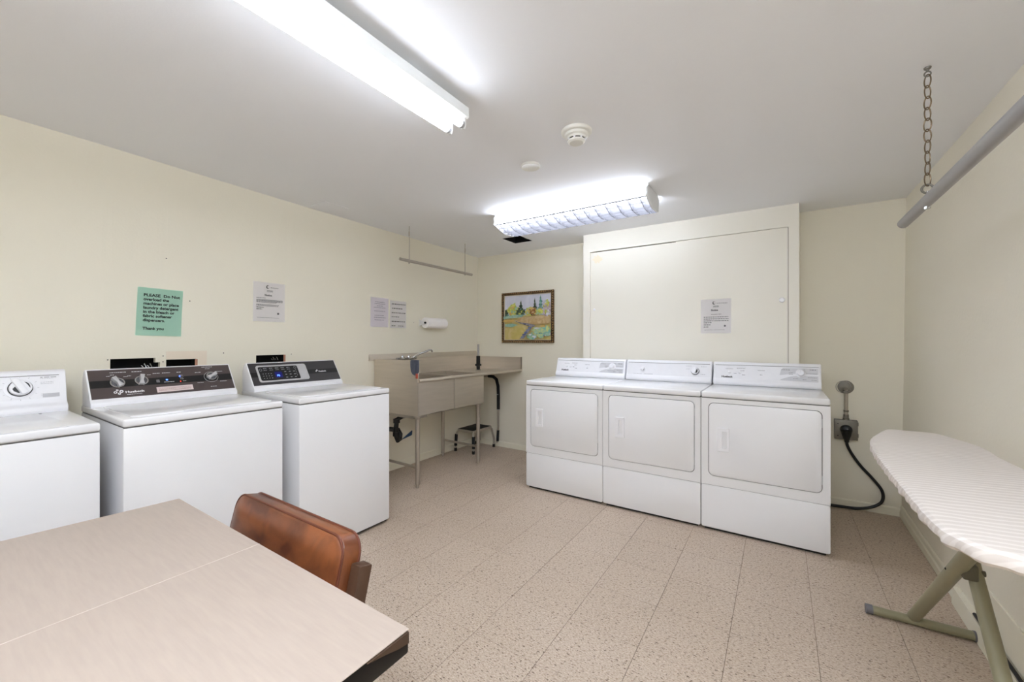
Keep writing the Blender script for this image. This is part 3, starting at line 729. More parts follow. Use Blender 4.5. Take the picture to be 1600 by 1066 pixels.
# ------------------------------------------------------------------ strip light near the camera
t0z = zc(-1.15, .3)
sl = thing('strip_light', 'long bare two tube fluorescent strip light on the ceiling', 'ceiling light', (-1.16, .1, t0z))
SY0, SY1 = -1.10, 1.330
obj('housing', prism([(-1.215, 2.238), (-1.215, 2.197), (-1.208, 2.191), (-1.107, 2.191), (-1.100, 2.197), (-1.100, 2.238)], SY0, SY1, 'y'), M_fix, sl, smooth=False)
t = bm_new()
for y in (1.08, .3, -.7): add_box(t, -1.19, -1.155, y-.03, y+.03, 2.236, zc(-1.15, y)+.002)
obj('mounting_block', t, M_fix, sl, smooth=False)
for x, z in ((-1.192, 2.163), (-1.118, 2.163)):
    for a, b in ((.115, 1.315), (-1.085, .105)):
        tb = obj('fluorescent_tube', tube([(x, a+.02, z), (x, b-.02, z)], .0155, n=20), M_tube, sl)
        t = bm_new(); add_tube(t, [(x, b-.021, z), (x, b-.006, z)], .0158, n=20); add_tube(t, [(x, a+.006, z), (x, a+.021, z)], .0158, n=20); obj('tube_cap', t, M_fixd, sl)
        t = bm_new()
        for y in (a, b-.006): add_prism(t, [(x-.012, 2.192), (x-.012, z-.006), (x-.006, z-.017), (x+.006, z-.017), (x+.012, z-.006), (x+.012, 2.192)], y, y+.010, 'y')
        obj('lamp_socket', t, M_fix, sl, smooth=False)

# ------------------------------------------------------------------ wrap light near the far wall, and an added unseen copy behind the camera as fill
def wrap_light(x0, x1, yoff, ml, label, full=True):
    W = thing('wrap_light', label, 'ceiling light', ((x0+x1)/2, 2.81+yoff, 2.27), 0, None)
    zt = zc((x0+x1)/2, 2.8+yoff)
    P = [(2.662, zt-.030), (2.685, zt-.003), (2.935, zt-.003), (2.972, zt-.028), (2.955, zt-.118), (2.875, zt-.126), (2.80, zt-.128), (2.655, zt-.085), (2.668, zt-.058)]
    P = [(y+yoff, z) for y, z in P]
    for x in (x0, x1-.012): obj('end_cap', prism(P, x, x+.012, 'x', bev=.002), M_fix, W)
    obj('back_plate', box(x0+.012, x1-.012, 2.69+yoff, 2.93+yoff, zt-.016, zt-.002), M_fix, W, smooth=False)
    if full:      # open louvre below a lit box
        Q = [(2.672, zt-.020), (2.940, zt-.020), (2.962, zt-.034), (2.952, zt-.080), (2.670, zt-.080), (2.675, zt-.056)]
    else:
        Q = [(2.672, zt-.020), (2.940, zt-.020), (2.962, zt-.034), (2.947, zt-.112), (2.872, zt-.120), (2.80, zt-.121), (2.668, zt-.083), (2.675, zt-.056)]
    obj('diffuser', prism([(y+yoff, z) for y, z in Q], x0+.012, x1-.012, 'x'), ml, W, smooth=False)
    if full:
        n = 15
        for y, zb in ((2.672, -.090), (2.725, -.108), (2.790, -.126), (2.850, -.127), (2.905, -.123), (2.950, -.119)):
            obj('louvre_strip', box(x0+.012, x1-.012, y-.0015+yoff, y+.0015+yoff, zt+zb, zt-.078), M_louv, W, smooth=False)
        for k in range(n):
            x = x0+.012+(x1-x0-.024)*(k+.5)/n
            obj('louvre_blade', prism([(2.672+yoff, zt-.078), (2.672+yoff, zt-.090), (2.79+yoff, zt-.128), (2.87+yoff, zt-.129), (2.950+yoff, zt-.121), (2.950+yoff, zt-.078)], x-.002, x+.002, 'x'), M_louv, W, smooth=False)
    return W
wrap_light(-1.945, -.715, 0, M_lens, 'short wrap around ceiling light with white ribbed diffuser near the far wall')
wrap_light(-.62, .60, -3.15, M_lens_fill, 'added unseen wrap around fill light behind the viewer', False)

# smoke detector and cover disc
def lathe_down(prof, c): return lathe([(r, -h) for r, h in prof], Matrix.Translation(c))
M_det = mat('ivory_plastic', (228, 227, 220), .4, var=.01)
zz = zc(-.83, 1.825)
sd = thing('smoke_detector', 'round white stepped smoke detector on the ceiling', 'smoke detector', (-.832, 1.828, zz))
obj('base', lathe_down([(.074, -.002), (.074, .008), (.070, .013), (.058, .015)], (-.832, 1.828, zz)), M_det, sd)
obj('body', lathe_down([(.058, .012), (.056, .026), (.046, .031), (.045, .040)], (-.832, 1.828, zz)), M_det, sd)
obj('cap', lathe_down([(.043, .046), (.042, .052), (.034, .058), (0, .060)], (-.832, 1.828, zz)), M_det, sd)
obj('vent_core', lathe_down([(.041, .038), (.041, .047)], (-.832, 1.828, zz)), M_gap, sd)
t = bm_new()
for k in range(8):
    a = k*PI/4+.2; add_box(t, -.004, .004, .040, .045, -.047, -.039, M=Matrix.Translation((-.832, 1.828, zz)) @ Matrix.Rotation(a, 4, 'Z'))
obj('vent_rib', t, M_enamel2, sd)
zz = zc(-1.22, 2.04)
cdk = obj('cover_plate', lathe_down([(.056, -.002), (.057, .009), (.053, .013), (.048, .011), (0, .013)], (-1.22, 2.04, zz)), M_det)
tag(place(cdk, (-1.22, 2.04, zz)), 'small plain white round cover plate on the ceiling', 'ceiling cover')

# ------------------------------------------------------------------ hanging rail over the sink
hr = thing('hanging_rail', 'thin steel clothes rail hung on two rods above the sink', 'clothes rail', (-2.785, 2.92, 1.97))
obj('rail', tube([(-2.785, 2.424, 1.972), (-2.785, 3.418, 1.968)], .0135, n=14), M_steelp, hr)
for y in (2.53, 3.305):
    z = zc(-2.785, y); obj('rod', tube([(-2.785, y, 1.945), (-2.785, y, z)], .003, n=8), M_steelp, hr)
    obj('nut', lathe([(.007, 0), (.007, .008)], Matrix.Translation((-2.785, y, 1.948)), 6), M_steelp, hr)
    obj('coupling', tube([(-2.785, y, z-.09), (-2.785, y, z-.05)], .005, n=8), M_steelp, hr)

# ------------------------------------------------------------------ thick pipe rail and chain by the right wall
PX, PZ = .457, 1.772
pr_ = thing('pipe_rail', 'thick grey pipe hung on a chain beside the right wall', 'clothes rail', (PX, 1.4, PZ))
obj('pipe', tube([(PX, 2.462, PZ), (PX, .25, PZ)], .0205, n=24), M_pipe, pr_)
def chain(y):
    top = zc(PX, y)
    CH = obj('ceiling_hook', merge(lathe([(.011, 0), (.010, -.005), (.005, -.009), (.004, -.016)], Matrix.Translation((PX, y, top))), tube([(PX+.009*math.cos(a), y, top-.024+.009*math.sin(a)) for a in [k*PI/8 for k in range(16)]], .0025, n=6, closed=True)), M_galv, pr_)
    n = 10; z1 = top-.030; z0_ = PZ+.058; ln = (z1-z0_)/n
    for k in range(n):
        zc_ = z1-(k+.5)*ln; a = (.45 if k % 2 else -.95)+random.uniform(-.3, .3); hl = ln*.60; hw = .0115
        pts = [(PX+hw*math.cos(p)*math.cos(a), y+hw*math.cos(p)*math.sin(a), zc_+hl*math.sin(p)) for p in [j*PI/9 for j in range(18)]]
        obj('chain_link', tube(pts, .0022, n=6, closed=True), M_brass, pr_)
    pts = [(PX+.0155*math.cos(p), y+.002, PZ+.045+.0155*math.sin(p)) for p in [j*PI/9 for j in range(18)]]
    obj('ring', tube(pts, .0038, n=8, closed=True), M_galv, pr_)
    obj('bolt', merge(tube([(PX, y, PZ+.036), (PX, y, PZ-.030)], .0035, n=8), lathe([(.009, -.030), (.009, -.022)], Matrix.Translation((PX, y, PZ)), 6)), M_chrome, pr_)
chain(2.108); chain(.45)

# ------------------------------------------------------------------ stainless double sink with drainboard
sk = thing('utility_sink', 'stainless double bowl laundry sink with drainboard on pipe legs', 'sink', (-2.83, 2.86, 0))
SXF, SXB = -2.545, -3.095
def basin(y0, y1):
    t = bm_new(); x0, x1, z0, z1 = SXB+.03, SXF, .612, .915; th = .004
    for bx in ((x0, x0+th, y0, y1, z0, z1), (x1-th, x1, y0, y1, z0, z1), (x0, x1, y0, y0+th, z0, z1), (x0, x1, y1-th, y1, z0, z1), (x0, x1, y0, y1, z0, z0+th)): add_box(t, *bx)
    add_lathe(t, [(.045, .004), (.045, .006), (.02, .003), (0, .003)], Matrix.Translation(((x0+x1)/2, (y0+y1)/2, z0)))
    return t
obj('basin', basin(2.412, 2.866), M_steel, sk, smooth=False); obj('basin', basin(2.872, 3.318), M_steel, sk, smooth=False)
obj('seam', tube([(SXF+.001, 2.869, .615), (SXF+.001, 2.869, .90)], .003, n=6), M_steelp, sk)
# deck round bowls
t = bm_new(); DZ = .925
add_box(t, SXB-.004, SXB+.05, 2.41, 3.32, DZ-.006, DZ); add_box(t, SXB+.05, SXF, 2.855, 2.885, DZ-.006, DZ); add_box(t, SXB+.05, SXF, 2.408, 2.422, DZ-.006, DZ)
obj('deck', t, M_steel, sk, smooth=False)
obj('drainboard', prism([(SXB-.002, 3.30), (SXF, 3.30), (-2.474, 3.918), (SXB-.002, 3.918)], DZ-.012, DZ-.004, 'z'), M_steel, sk, smooth=False)
obj('front_rim', tube([(SXF+.008, 2.408, .912), (SXF+.008, 3.30, .912), (-2.470, 3.918, .916)], .0165, n=12), M_steel, sk)
obj('side_splash', merge(box(SXB-.012, SXF+.004, 2.402, 2.408, .612, 1.082), prism([(-3.105, 1.070), (-2.535, 1.078), (-2.535, 1.086), (-3.105, 1.080)], 2.394, 2.424, 'y')), M_steel, sk, smooth=False)
obj('side_flange', box(SXF-.006, SXF+.008, 2.396, 2.412, .925, 1.083), M_steel, sk, smooth=False)
obj('back_splash', merge(box(SXB-.006, SXB-.002, 2.408, 3.90, .91, 1.083), prism([(SXB-.006, 1.083), (SXB+.004, 1.080), (SXB-.016, 1.129), (SXB-.024, 1.129), (SXB-.024, 1.068), (SXB-.006, 1.068)], 2.345, 3.908, 'y')), M_steel, sk, smooth=False)
obj('end_splash', merge(box(SXB, -2.462, 3.908, 3.914, .918, 1.066), box(-2.468, -2.462, 3.908, 3.932, .92, 1.066)), M_steel, sk, smooth=False)
for x, y in ((-2.573, 2.43), (-2.569, 3.255), (-3.065, 2.43), (-3.065, 3.265)):
    lg = obj('leg', tube([(x, y, .60), (x, y, .03)], .019, n=16), M_steelp, sk)
    obj('leg_foot', lathe([(.016, .03), (.014, .022), (.010, .018), (.014, .004), (.013, 0)], Matrix.Translation((x, y, 0)), 14), M_steelp, lg)
    obj('leg_socket', lathe([(.032, .612), (.032, .600), (.022, .585), (.021, .56)], Matrix.Translation((x, y, 0)), 16), M_steelp, lg)
for y0 in (2.43, 3.26): obj('side_rail', tube([(-2.575, y0, .172), (-3.06, y0, .176)], .0115, n=10), M_steelp, sk)
t = bm_new(); add_box(t, -3.08, -2.55, 2.412, 2.44, .585, .611); add_box(t, -2.60, -2.55, 2.43, 2.52, .594, .611); add_box(t, -3.08, -2.56, 3.24, 3.30, .594, .611); obj('support_rail', t, M_steelp, sk, smooth=False)
t = bm_new()
add_tube(t, [(-2.80, 2.64, .61), (-2.80, 2.64, .585), (-2.80, 2.66, .573)], .026, n=14)
P = [(-2.72, 2.66, .590), (-2.79, 2.60, .580), (-2.86, 2.52, .568), (-2.885, 2.475, .54), (-2.89, 2.468, .46), (-2.89, 2.475, .385), (-2.90, 2.50, .345), (-2.91, 2.53, .35), (-2.92, 2.545, .39), (-2.93, 2.53, .43), (-2.97, 2.47, .445), (-3.05, 2.37, .45), (-3.12, 2.33, .45)]
add_tube(t, P, .022, n=14)
for p in ((-2.885, 2.472, .53), (-2.89, 2.472, .41)): add_lathe(t, [(.030, -.018), (.030, .018)], Matrix.Translation(p), 14)
obj('drain_pipe', t, M_pvc, sk)
t = bm_new(); add_tube(t, [(-2.95, 2.80, .61), (-2.95, 2.80, .54)], .006, n=8); add_lathe(t, [(.020, -.02), (.020, .02)], Matrix.Translation((-2.96, 2.76, .525)), 12); obj('drain_valve', t, M_pvc, sk)
# faucet
t = bm_new(); fx = SXB+.02
add_tube(t, [(fx+.02, 2.62, 1.078), (fx+.02, 2.86, 1.082)], .014, n=14)
for y in (2.66, 2.83): add_tube(t, [(fx-.016, y, 1.06), (fx+.02, y, 1.078)], .012, n=10)
fb = obj('faucet_body', t, M_chrome, sk)
for y in (2.66, 2.74): obj('faucet_handle', lathe([(.010, 0), (.010, .012), (.020, .018), (.020, .034), (.012, .038), (0, .039)], frm((fx+.032, y, 1.085), (0, 1, 0), (-.3, 0, 1)), 12), M_chrome, sk)
obj('faucet_spout', tube([(fx+.03, 2.815, 1.085), (fx+.045, 2.83, 1.10), (fx+.07, 2.90, 1.130), (fx+.09, 2.985, 1.158), (fx+.095, 3.005, 1.158), (fx+.097, 3.015, 1.140)], .0095, n=12), M_chrome, sk)

# rag on the sink corner
t = bm_new(); y0 = 2.3925; R = []
for j, z in enumerate((1.088, 1.075, 1.04, 1.00, .975)):
    row = []
    for i in range(9):
        f = i/8; x = -2.612+f*.100; yy = y0-.004-.004*math.sin(i*1.9+j)*(j > 0); zz_ = z-(.018*math.sin(f*3.1)-.03*abs(f-.5))*(j/4)
        row.append(t.verts.new((x if j else x, yy if j else y0-.002, zz_)))
    R.append(row)
back = [t.verts.new((v.co.x, 2.418, 1.0885)) for v in R[0]]
R = [back]+R
for a, b in zip(R[:-1], R[1:]):
    for i in range(8): t.faces.new((a[i], a[i+1], b[i+1], b[i]))
bmesh.ops.solidify(t, geom=list(t.faces), thickness=.003)
bmesh.ops.recalc_face_normals(t, faces=t.faces)
rg = obj('cleaning_rag', t, M_rag); tag(place(rg, (-2.56, 2.39, 1.03)), 'blue grey rag draped over the front corner of the sink side', 'cloth')
rt = obj('red_tag', box(-2.548, -2.524, 2.384, 2.390, .935, .975, .001), M_redt); tag(place(rt, (-2.536, 2.387, .955)), 'small red tag hanging below the rag on the sink corner', 'tag')
bt = obj('blue_plastic_wedge', prism([(2.745, .275), (2.875, .340), (2.87, .295)], wallx(2.78, .3)+.0, wallx(2.78, .3)+.012, 'x'), M_bluet, smooth=False); tag(place(bt, (-3.12, 2.78, .30)), 'small blue wedge shaped piece on the wall under the sink', 'plastic piece')

# upright tube on drainboard
sp = thing('upright_tube', 'grey metal tube standing in a black collar on the steel drainboard', 'tube', (-2.84, 3.60, DZ-.004))
px_, py_ = -2.84, 3.60
obj('tube', tube([(px_, py_, DZ+.002), (px_, py_, 1.213)], .0125, n=16), M_pipe, sp)
obj('collar', lathe([(.018, .0), (.018, .003), (.021, .046), (.036, .052), (.036, .066), (.022, .072), (.022, .16), (.0135, .162)], Matrix.Translation((px_, py_, DZ-.004)), 20), M_rubber, sp)
obj('base_ring', lathe([(.030, 0), (.030, .006), (.020, .012), (.0185, .012)], Matrix.Translation((px_, py_, DZ-.0035)), 20), M_chrome, sp)

# ------------------------------------------------------------------ step stool with a hand rail under the drainboard
st = thing('step_stool', 'low step stool with black tread and tall padded handrail under the drainboard', 'step stool', (-2.95, 3.68, 0))
sx0, sx1, sy0, sy1, sz = -3.07, -2.83, 3.50, 3.85, .245
obj('tread', merge(box(sx0+.01, sx1-.01, sy0+.01, sy1-.01, sz, sz+.008, .002), merge(box(sx0+.03, sx1-.03, sy0+.03, sy0+.045, sz+.008, sz+.010), box(sx0+.03, sx1-.03, sy1-.045, sy1-.03, sz+.008, sz+.010))), M_rubber, st)
out = rrect(sx0, sx1, sy0, sy1, .02); inn = rrect(sx0+.012, sx1-.012, sy0+.012, sy1-.012, .012)
obj('tread_frame', add_ring(bm_new(), out, inn, sz-.018, sz+.006), M_steelp, st)
for x, y in ((sx0+.01, sy0+.01), (sx1-.01, sy0+.01), (sx0+.01, sy1-.01), (sx1-.01, sy1-.01)):
    dxx = -.02 if x < -2.95 else .02; dyy = -.02 if y < 3.6 else .03
    lg = obj('leg', tube([(x, y-(.02 if dyy < 0 else -.02)*-1, sz-.008), (x+dxx*.3, y+dyy*.3, sz-.03), (x+dxx, y+dyy, .10), (x+dxx, y+dyy, .02)], .0115, n=10), M_steelp, st)
    obj('leg_tip', tube([(x+dxx, y+dyy, 0), (x+dxx, y+dyy, .035)], .016, n=12), M_rubber, lg)
    if y < 3.6: obj('leg_sleeve', tube([(x+dxx, y+dyy, .06), (x+dxx*.7, y+dyy*.7, .19)], .017, n=12), M_foam, lg)
yy = 3.885; X0, X1 = -3.05, -2.765
arch = [(X1-.02, yy, .05), (X1, yy, .25), (X1, yy, .50), (X1-.005, yy, .72), (X1-.03, yy, .795), (X1-.075, yy, .825), ((X0+X1)/2, yy, .83), (X0+.07, yy, .825), (X0+.02, yy, .79), (X0, yy, .70), (X0, yy, .25), (X0+.01, yy, .05)]
rl = obj('handrail', tube(arch, .0115, n=12), M_steelp, st)
obj('foam_grip', tube([(X1, yy, .44), (X1, yy, .60), (X1-.004, yy, .72), (X1-.029, yy, .797), (X1-.075, yy, .828), ((X0+X1)/2, yy, .831)], .0185, n=14), M_foam, rl)
obj('foam_sleeve', tube([(X1-.012, yy, .07), (X1-.003, yy, .20)], .016, n=12), M_foam, rl)
obj('grip_band', merge(tube([(X1, yy, .44), (X1, yy, .447)], .0205, n=14), tube([(X1-.002, yy, .62), (X1-.002, yy, .625)], .0192, n=14)), M_silver, rl)

# ------------------------------------------------------------------ paper towel roll
pt_ = thing('paper_towel_holder', 'white paper towel roll on a wall holder above the sink', 'paper towel', (-3.06, 3.13, 1.435))
M = frm((-3.052, 2.985, 1.438), (1, 0, 0), (0, 0, 1)); M = Matrix.Translation((-3.050, 2.985, 1.438)) @ Matrix.Rotation(-PI/2, 4, 'X')
t = bm_new(); n = 40; ro_, ri = .055, .018
lo_ = [(ro_*math.cos(2*PI*k/n), ro_*math.sin(2*PI*k/n)) for k in range(n)]; li = [(ri*math.cos(2*PI*k/n), ri*math.sin(2*PI*k/n)) for k in range(n)]
add_ring(t, lo_, li, 0, .285, M); obj('paper_roll', t, M_towel, pt_)
t = bm_new(); add_tube(t, [(-3.05, 2.965, 1.438), (-3.05, 3.29, 1.438)], .008, n=10); obj('spindle', t, M_gap, pt_)
t = bm_new()
for y in (2.962, 3.282): add_prism(t, [(wallx(y, 1.43), 1.47), (wallx(y, 1.43)+.006, 1.47), (-3.045, 1.446), (-3.045, 1.430), (wallx(y, 1.43)+.006, 1.405), (wallx(y, 1.43), 1.405)], y, y+.006, 'y')
obj('bracket', t, M_enamel2, pt_, smooth=False)

# ------------------------------------------------------------------ notices
def sheet_bm(M, W_, H_, curl=.004, th=.0006, skew=0.):
    t = bm_new(); nx, ny = 6, 8; V = []
    for j in range(ny+1):
        r = []
        for i in range(nx+1):
            u, v = i/nx, j/ny
            z = .0015+curl*((1-v)**3)*(.5+.5*u)+curl*.3*math.sin(u*5)*v*(1-v)
            r.append(t.verts.new((u*W_+skew*v, v*H_, z)))
        V.append(r)
    for j in range(ny):
        for i in range(nx): t.faces.new((V[j][i], V[j][i+1], V[j+1][i+1], V[j+1][i]))
    r = bmesh.ops.solidify(t, geom=list(t.faces), thickness=-th); bmesh.ops.recalc_face_normals(t, faces=t.faces)
    t.transform(M); return t
def lifted(bm, M, W_, H_, curl, lift=.0012):
    """bend flat print with its sheet"""
    Mi = M.inverted()
    for v in bm.verts:
        p = Mi @ v.co; u, q = min(1, max(0, p.x/W_)), min(1, max(0, p.y/H_))
        p.z = .0015+curl*((1-q)**3)*(.5+.5*u)+curl*.3*math.sin(u*5)*q*(1-q)+lift
        v.co = M @ p
    return bm
def lplane(y0, z0, rot=0.):
    u = Vector((wallx(y0+.2, z0)-wallx(y0, z0), .2, 0)); v = Vector((wallx(y0, z0+.28)-wallx(y0, z0), 0, .28))
    return frm((wallx(y0, z0)+.0008, y0, z0), u, v) @ Matrix.Rotation(rot, 4, 'Z')
# mint sign
M = lplane(.742, 1.283, -.02); W_, H_ = .213, .279
g = thing('green_notice', 'mint green laundry notice taped on the wall above the middle washer', 'notice', tuple(M.translation))
obj('sheet', sheet_bm(M, W_, H_, .006, skew=.003), M_green, g, smooth=False)
t = bm_new(); lines = ['PLEASE  Do Not', 'overload the', 'machines or place', 'laundry detergent', 'in the bleach or', 'fabric softener', 'dispensers.', '', 'Thank you']
for i, s in enumerate(lines):
    if s: add_text(t, s, .0225, M @ Matrix.Translation((.030, .279-.050-.0243*i, 0)), bold=.0007, sx=1.02 if i else 1.10)
obj('lettering', lifted(t, M, W_, H_, .006), M_ink, g, smooth=False)

def office_notice(M, W_, H_, label, variant):
    g = thing('paper_notice', label, 'notice', tuple(M.translation))
    cv = .005
    obj('sheet', sheet_bm(M, W_, H_, cv), M_paper, g, smooth=False)
    t = bm_new()
    cx, cy = W_*.44, H_*.885     # dark crescent emblem
    lo_, li = [], []
    for k in range(20):
        a = 2*PI*k/20; lo_.append((cx+.011*math.cos(a), cy+.0125*math.sin(a))); li.append((cx+.0035+.0075*math.cos(a), cy+.001+.0088*math.sin(a)))
    add_ring(t, lo_, li, 0, .0002, M)
    obj('emblem', lifted(t, M, W_, H_, cv), mat('dark_grey_ink', (84, 84, 88), .8), g, smooth=False)
    t = bm_new(); dash(t, M, W_*.53, W_*(.78 if variant == 0 else .88), H_*.875, .0035)
    for y in (.80, .785, .765): dash(t, M, W_*.42, W_*.60, H_*y, .0028)
    ls = [(.60, .10, .38), (.555, .10, .93), (.535, .10, .93), (.515, .10, .93), (.492, .10, .72), (.43, .10, .80), (.405, .10, .78)] if variant == 0 else [(.555, .35, .68)]
    for y, a, b in ls: dash(t, M, W_*a, W_*b, H_*y, .0036)
    for y in (.10,): dash(t, M, W_*.12, W_*.80, H_*y, .0022)
    obj('small_print', lifted(t, M, W_, H_, cv), M_inkg, g, smooth=False)
    t = bm_new(); add_text(t, 'Notice', .018, M @ Matrix.Translation((W_*.46, H_*.655, 0)), align='CENTER', bold=.0007)
    ls = [(.36, .10, .32), (.315, .10, .27)] if variant == 0 else [(.475, .10, .92), (.42, .10, .92), (.365, .10, .92), (.31, .10, .36), (.25, .10, .34), (.19, .10, .27)]
    for y, a, b in ls: dash(t, M, W_*a, W_*b, H_*y, .0048)
    obj('lettering', lifted(t, M, W_, H_, cv), mat('dark_grey_ink', (84, 84, 88), .8), g, smooth=False)
    t = bm_new(); add_lathe(t, [(.008, 0), (.008, .0003)], M @ Matrix.Translation((W_*(.78 if variant == 0 else .80), H_*.215, 0)), 10)
    obj('seal', lifted(t, M, W_, H_, cv), M_inkg, g, smooth=False)
    return g
office_notice(lplane(1.367, 1.390), .222, .282, 'white office notice with crescent emblem on the left wall above the right washer', 0)
office_notice(frm((-.548, CY+.0085, 1.312), (1, 0, 0), (0, 0, 1)), .222, .280, 'white office notice with crescent emblem taped to the cupboard door', 1)
def plain_notice(M, W_, H_, label, rows, m, ink, h):
    g = thing('paper_notice', label, 'notice', tuple(M.translation)); obj('sheet', sheet_bm(M, W_, H_, .002), m, g, smooth=False)
    t = bm_new()
    for y, a, b in rows: dash(t, M, W_*a, W_*b, H_*y, h)
    obj('lettering', lifted(t, M, W_, H_, .002), ink, g, smooth=False)
plain_notice(lplane(2.356, 1.380), .202, .272, 'white notice with faint lilac lines, left one of the pair by the paper towels', [(.85, .25, .78), (.79, .22, .82), (.72, .35, .68), (.66, .18, .82), (.54, .2, .82), (.39, .22, .75), (.32, .2, .85), (.24, .22, .75)], M_paperl, mat('lilac_ink', (160, 156, 172), .8), .0045)
plain_notice(lplane(2.577, 1.376), .202, .262, 'white notice with dark heavy lines, right one of the pair by the paper towels', [(.88, .1, .95), (.72, .12, .75), (.56, .1, .95), (.41, .1, .55), (.24, .1, .95), (.08, .1, .35), (.08, .5, .85)], M_paper, mat('mid_grey_ink', (104, 102, 104), .8), .008)

# ------------------------------------------------------------------ landscape picture
FX0, FX1, FZ0, FZ1 = -2.733, -2.048, 1.230, 1.810
pic = thing('framed_picture', 'framed landscape painting with trees and path on the far wall', 'picture', ((FX0+FX1)/2, YB, (FZ0+FZ1)/2))
M = frm((FX0, YB-.001, FZ0), (1, 0, 0), (0, 0, 1)); FW, FH = FX1-FX0, FZ1-FZ0; fw = .031
for a, b_, c, d, nm in ((0, FW, 0, fw, 0), (0, FW, FH-fw, FH, 0), (0, fw, 0, FH, 1), (FW-fw, FW, 0, FH, 1)):
    pts = [(a, c), (b_, c), (b_, d), (a, d)]
    if nm == 0: pts = [(0, 0), (FW, 0), (FW-fw, fw), (fw, fw)] if c == 0 else [(0, FH), (fw, FH-fw), (FW-fw, FH-fw), (FW, FH)]
    else: pts = [(0, 0), (fw, fw), (fw, FH-fw), (0, FH)] if a == 0 else [(FW, 0), (FW, FH), (FW-fw, FH-fw), (FW-fw, fw)]
    fr = obj('frame_moulding', prism(pts, 0, .026, 'z', M=M, bev=.003), M_frame, pic)
t = bm_new(); n1, n2 = 26, 22
for k in range(n1):
    for zz_ in (.009, FH-.009):
        add_box(t, -.006, .006, -.006, .006, .022, .032, .003, 1, M @ Matrix.Translation((FW*(k+.5)/n1, zz_, 0)) @ Matrix.Rotation(.5, 4, 'Z'))
for k in range(n2):
    for xx in (.009, FW-.009): add_box(t, -.006, .006, -.006, .006, .022, .032, .003, 1, M @ Matrix.Translation((xx, FH*(k+.5)/n2, 0)) @ Matrix.Rotation(.5, 4, 'Z'))
bo = obj('frame_beading', t, M_frameg, pic)
add_in = add_ring(bm_new(), rect_loop(fw-.002, FW-fw+.002, fw-.002, FH-fw+.002, rrect(0, 1, 0, 1, .1)), rect_loop(fw+.006, FW-fw-.006, fw+.006, FH-fw-.006, rrect(0, 1, 0, 1, .1)), .01, .018, M)
obj('frame_liner', add_in, mat('cream_liner', (214, 200, 172), .6), pic, smooth=False)
pw, ph = FW-2*fw, FH-2*fw; PM = M @ Matrix.Translation((fw, fw, .008)) @ Matrix.Diagonal((pw, ph, 1, 1))
PMATS = [paint('paint_sky', (206, 208, 224), (220, 222, 236), 5), paint('paint_meadow', (196, 180, 104), (214, 196, 138), 9), paint('paint_yellowgreen', (168, 176, 72), (214, 214, 120), 26),
         paint('paint_darkgreen', (36, 52, 48), (98, 116, 84), 34), paint('paint_rust', (120, 78, 44), (186, 140, 84), 30), paint('paint_teal', (76, 130, 124), (140, 176, 164), 34), paint('paint_path', (96, 98, 118), (176, 168, 168), 16),
         paint('paint_flowers', (120, 186, 180), (206, 210, 130), 28), paint('paint_tan', (186, 156, 110), (204, 182, 140), 12), paint('paint_lilac', (176, 160, 170), (208, 196, 200), 20), paint('paint_blue', (60, 70, 130), (120, 140, 180), 26), paint('paint_aqua', (132, 176, 160), (170, 200, 180), 18), paint('paint_orange', (206, 160, 96), (214, 190, 110), 14)]
t = bm_new(); LV = [0]
def blob(pts, mi):
    LV[0] += 1; z = LV[0]*.00018
    f = t.faces.new([t.verts.new(PM @ Vector((min(.998, max(.002, x)), min(.998, max(.002, y)), z))) for x, y in pts]); f.material_index = mi
def crown(cx, cy, rx, ry, mi, n=16, seed=1, j=.18):
    r_ = random.Random(seed); blob([(cx+rx*math.cos(2*PI*k/n)*(1+r_.uniform(-j, j)), cy+ry*math.sin(2*PI*k/n)*(1+r_.uniform(-j, j))) for k in range(n)], mi)
_crown = crown
def crown(cx, cy, rx, ry, mi, n=16, seed=1, j=.18):
    _crown(cx, cy, rx*.85, ry*.85, mi, n, seed, .3); q = random.Random(seed+90)
    alt = {2: [2, 11, 12, 2], 3: [3, 5, 2, 3], 4: [4, 12, 3, 8], 9: [9, 0, 9, 2], 7: [7, 11, 5, 7, 12, 0], 11: [11, 7]}.get(mi, [mi])
    for k in range(14):
        a = q.uniform(0, 2*PI); f = q.uniform(.2, .9); _crown(cx+rx*f*math.cos(a), cy+ry*f*math.sin(a), rx*q.uniform(.12, .3), ry*q.uniform(.10, .24), q.choice(alt), 8, k+seed*7, .35)
def fir(cx, y0, y1, wd, mi):
    pts = []; m = 5; q = random.Random(int(cx*100)); jj = lambda: q.uniform(.6, 1.25)
    for k in range(m): f = k/m; pts += [(cx-wd*(1-f)*jj(), y0+(y1-y0)*f), (cx-wd*(1-f)*.35, y0+(y1-y0)*(f+.10))]
    pts += [(cx, y1)]; rp = []
    for k in range(m): f = k/m; rp += [(cx+wd*(1-f)*jj(), y0+(y1-y0)*f), (cx+wd*(1-f)*.35, y0+(y1-y0)*(f+.10))]
    blob(pts+rp[::-1], mi)
blob([(0, 0), (1, 0), (1, 1), (0, 1)], 0)
blob([(0, 0), (1, 0), (1, .53), (.6, .54), (.3, .55), (0, .52)], 1)
crown(.03, .60, .07, .10, 3, seed=3); crown(.19, .68, .13, .17, 2, seed=4); fir(.37, .56, .88, .10, 3); crown(.36, .62, .12, .10, 3, seed=6)
crown(.55, .62, .10, .12, 2, seed=7); fir(.67, .56, .92, .07, 3); crown(.64, .62, .12, .10, 4, seed=8); fir(.79, .62, .97, .09, 5); crown(.77, .61, .10, .08, 2, seed=9); crown(.92, .66, .09, .20, 9, seed=10); crown(.93, .78, .05, .09, 2, seed=12)
blob([(0, .53), (.3, .56), (.47, .56), (.4, .50), (.2, .49), (0, .47)], 11)
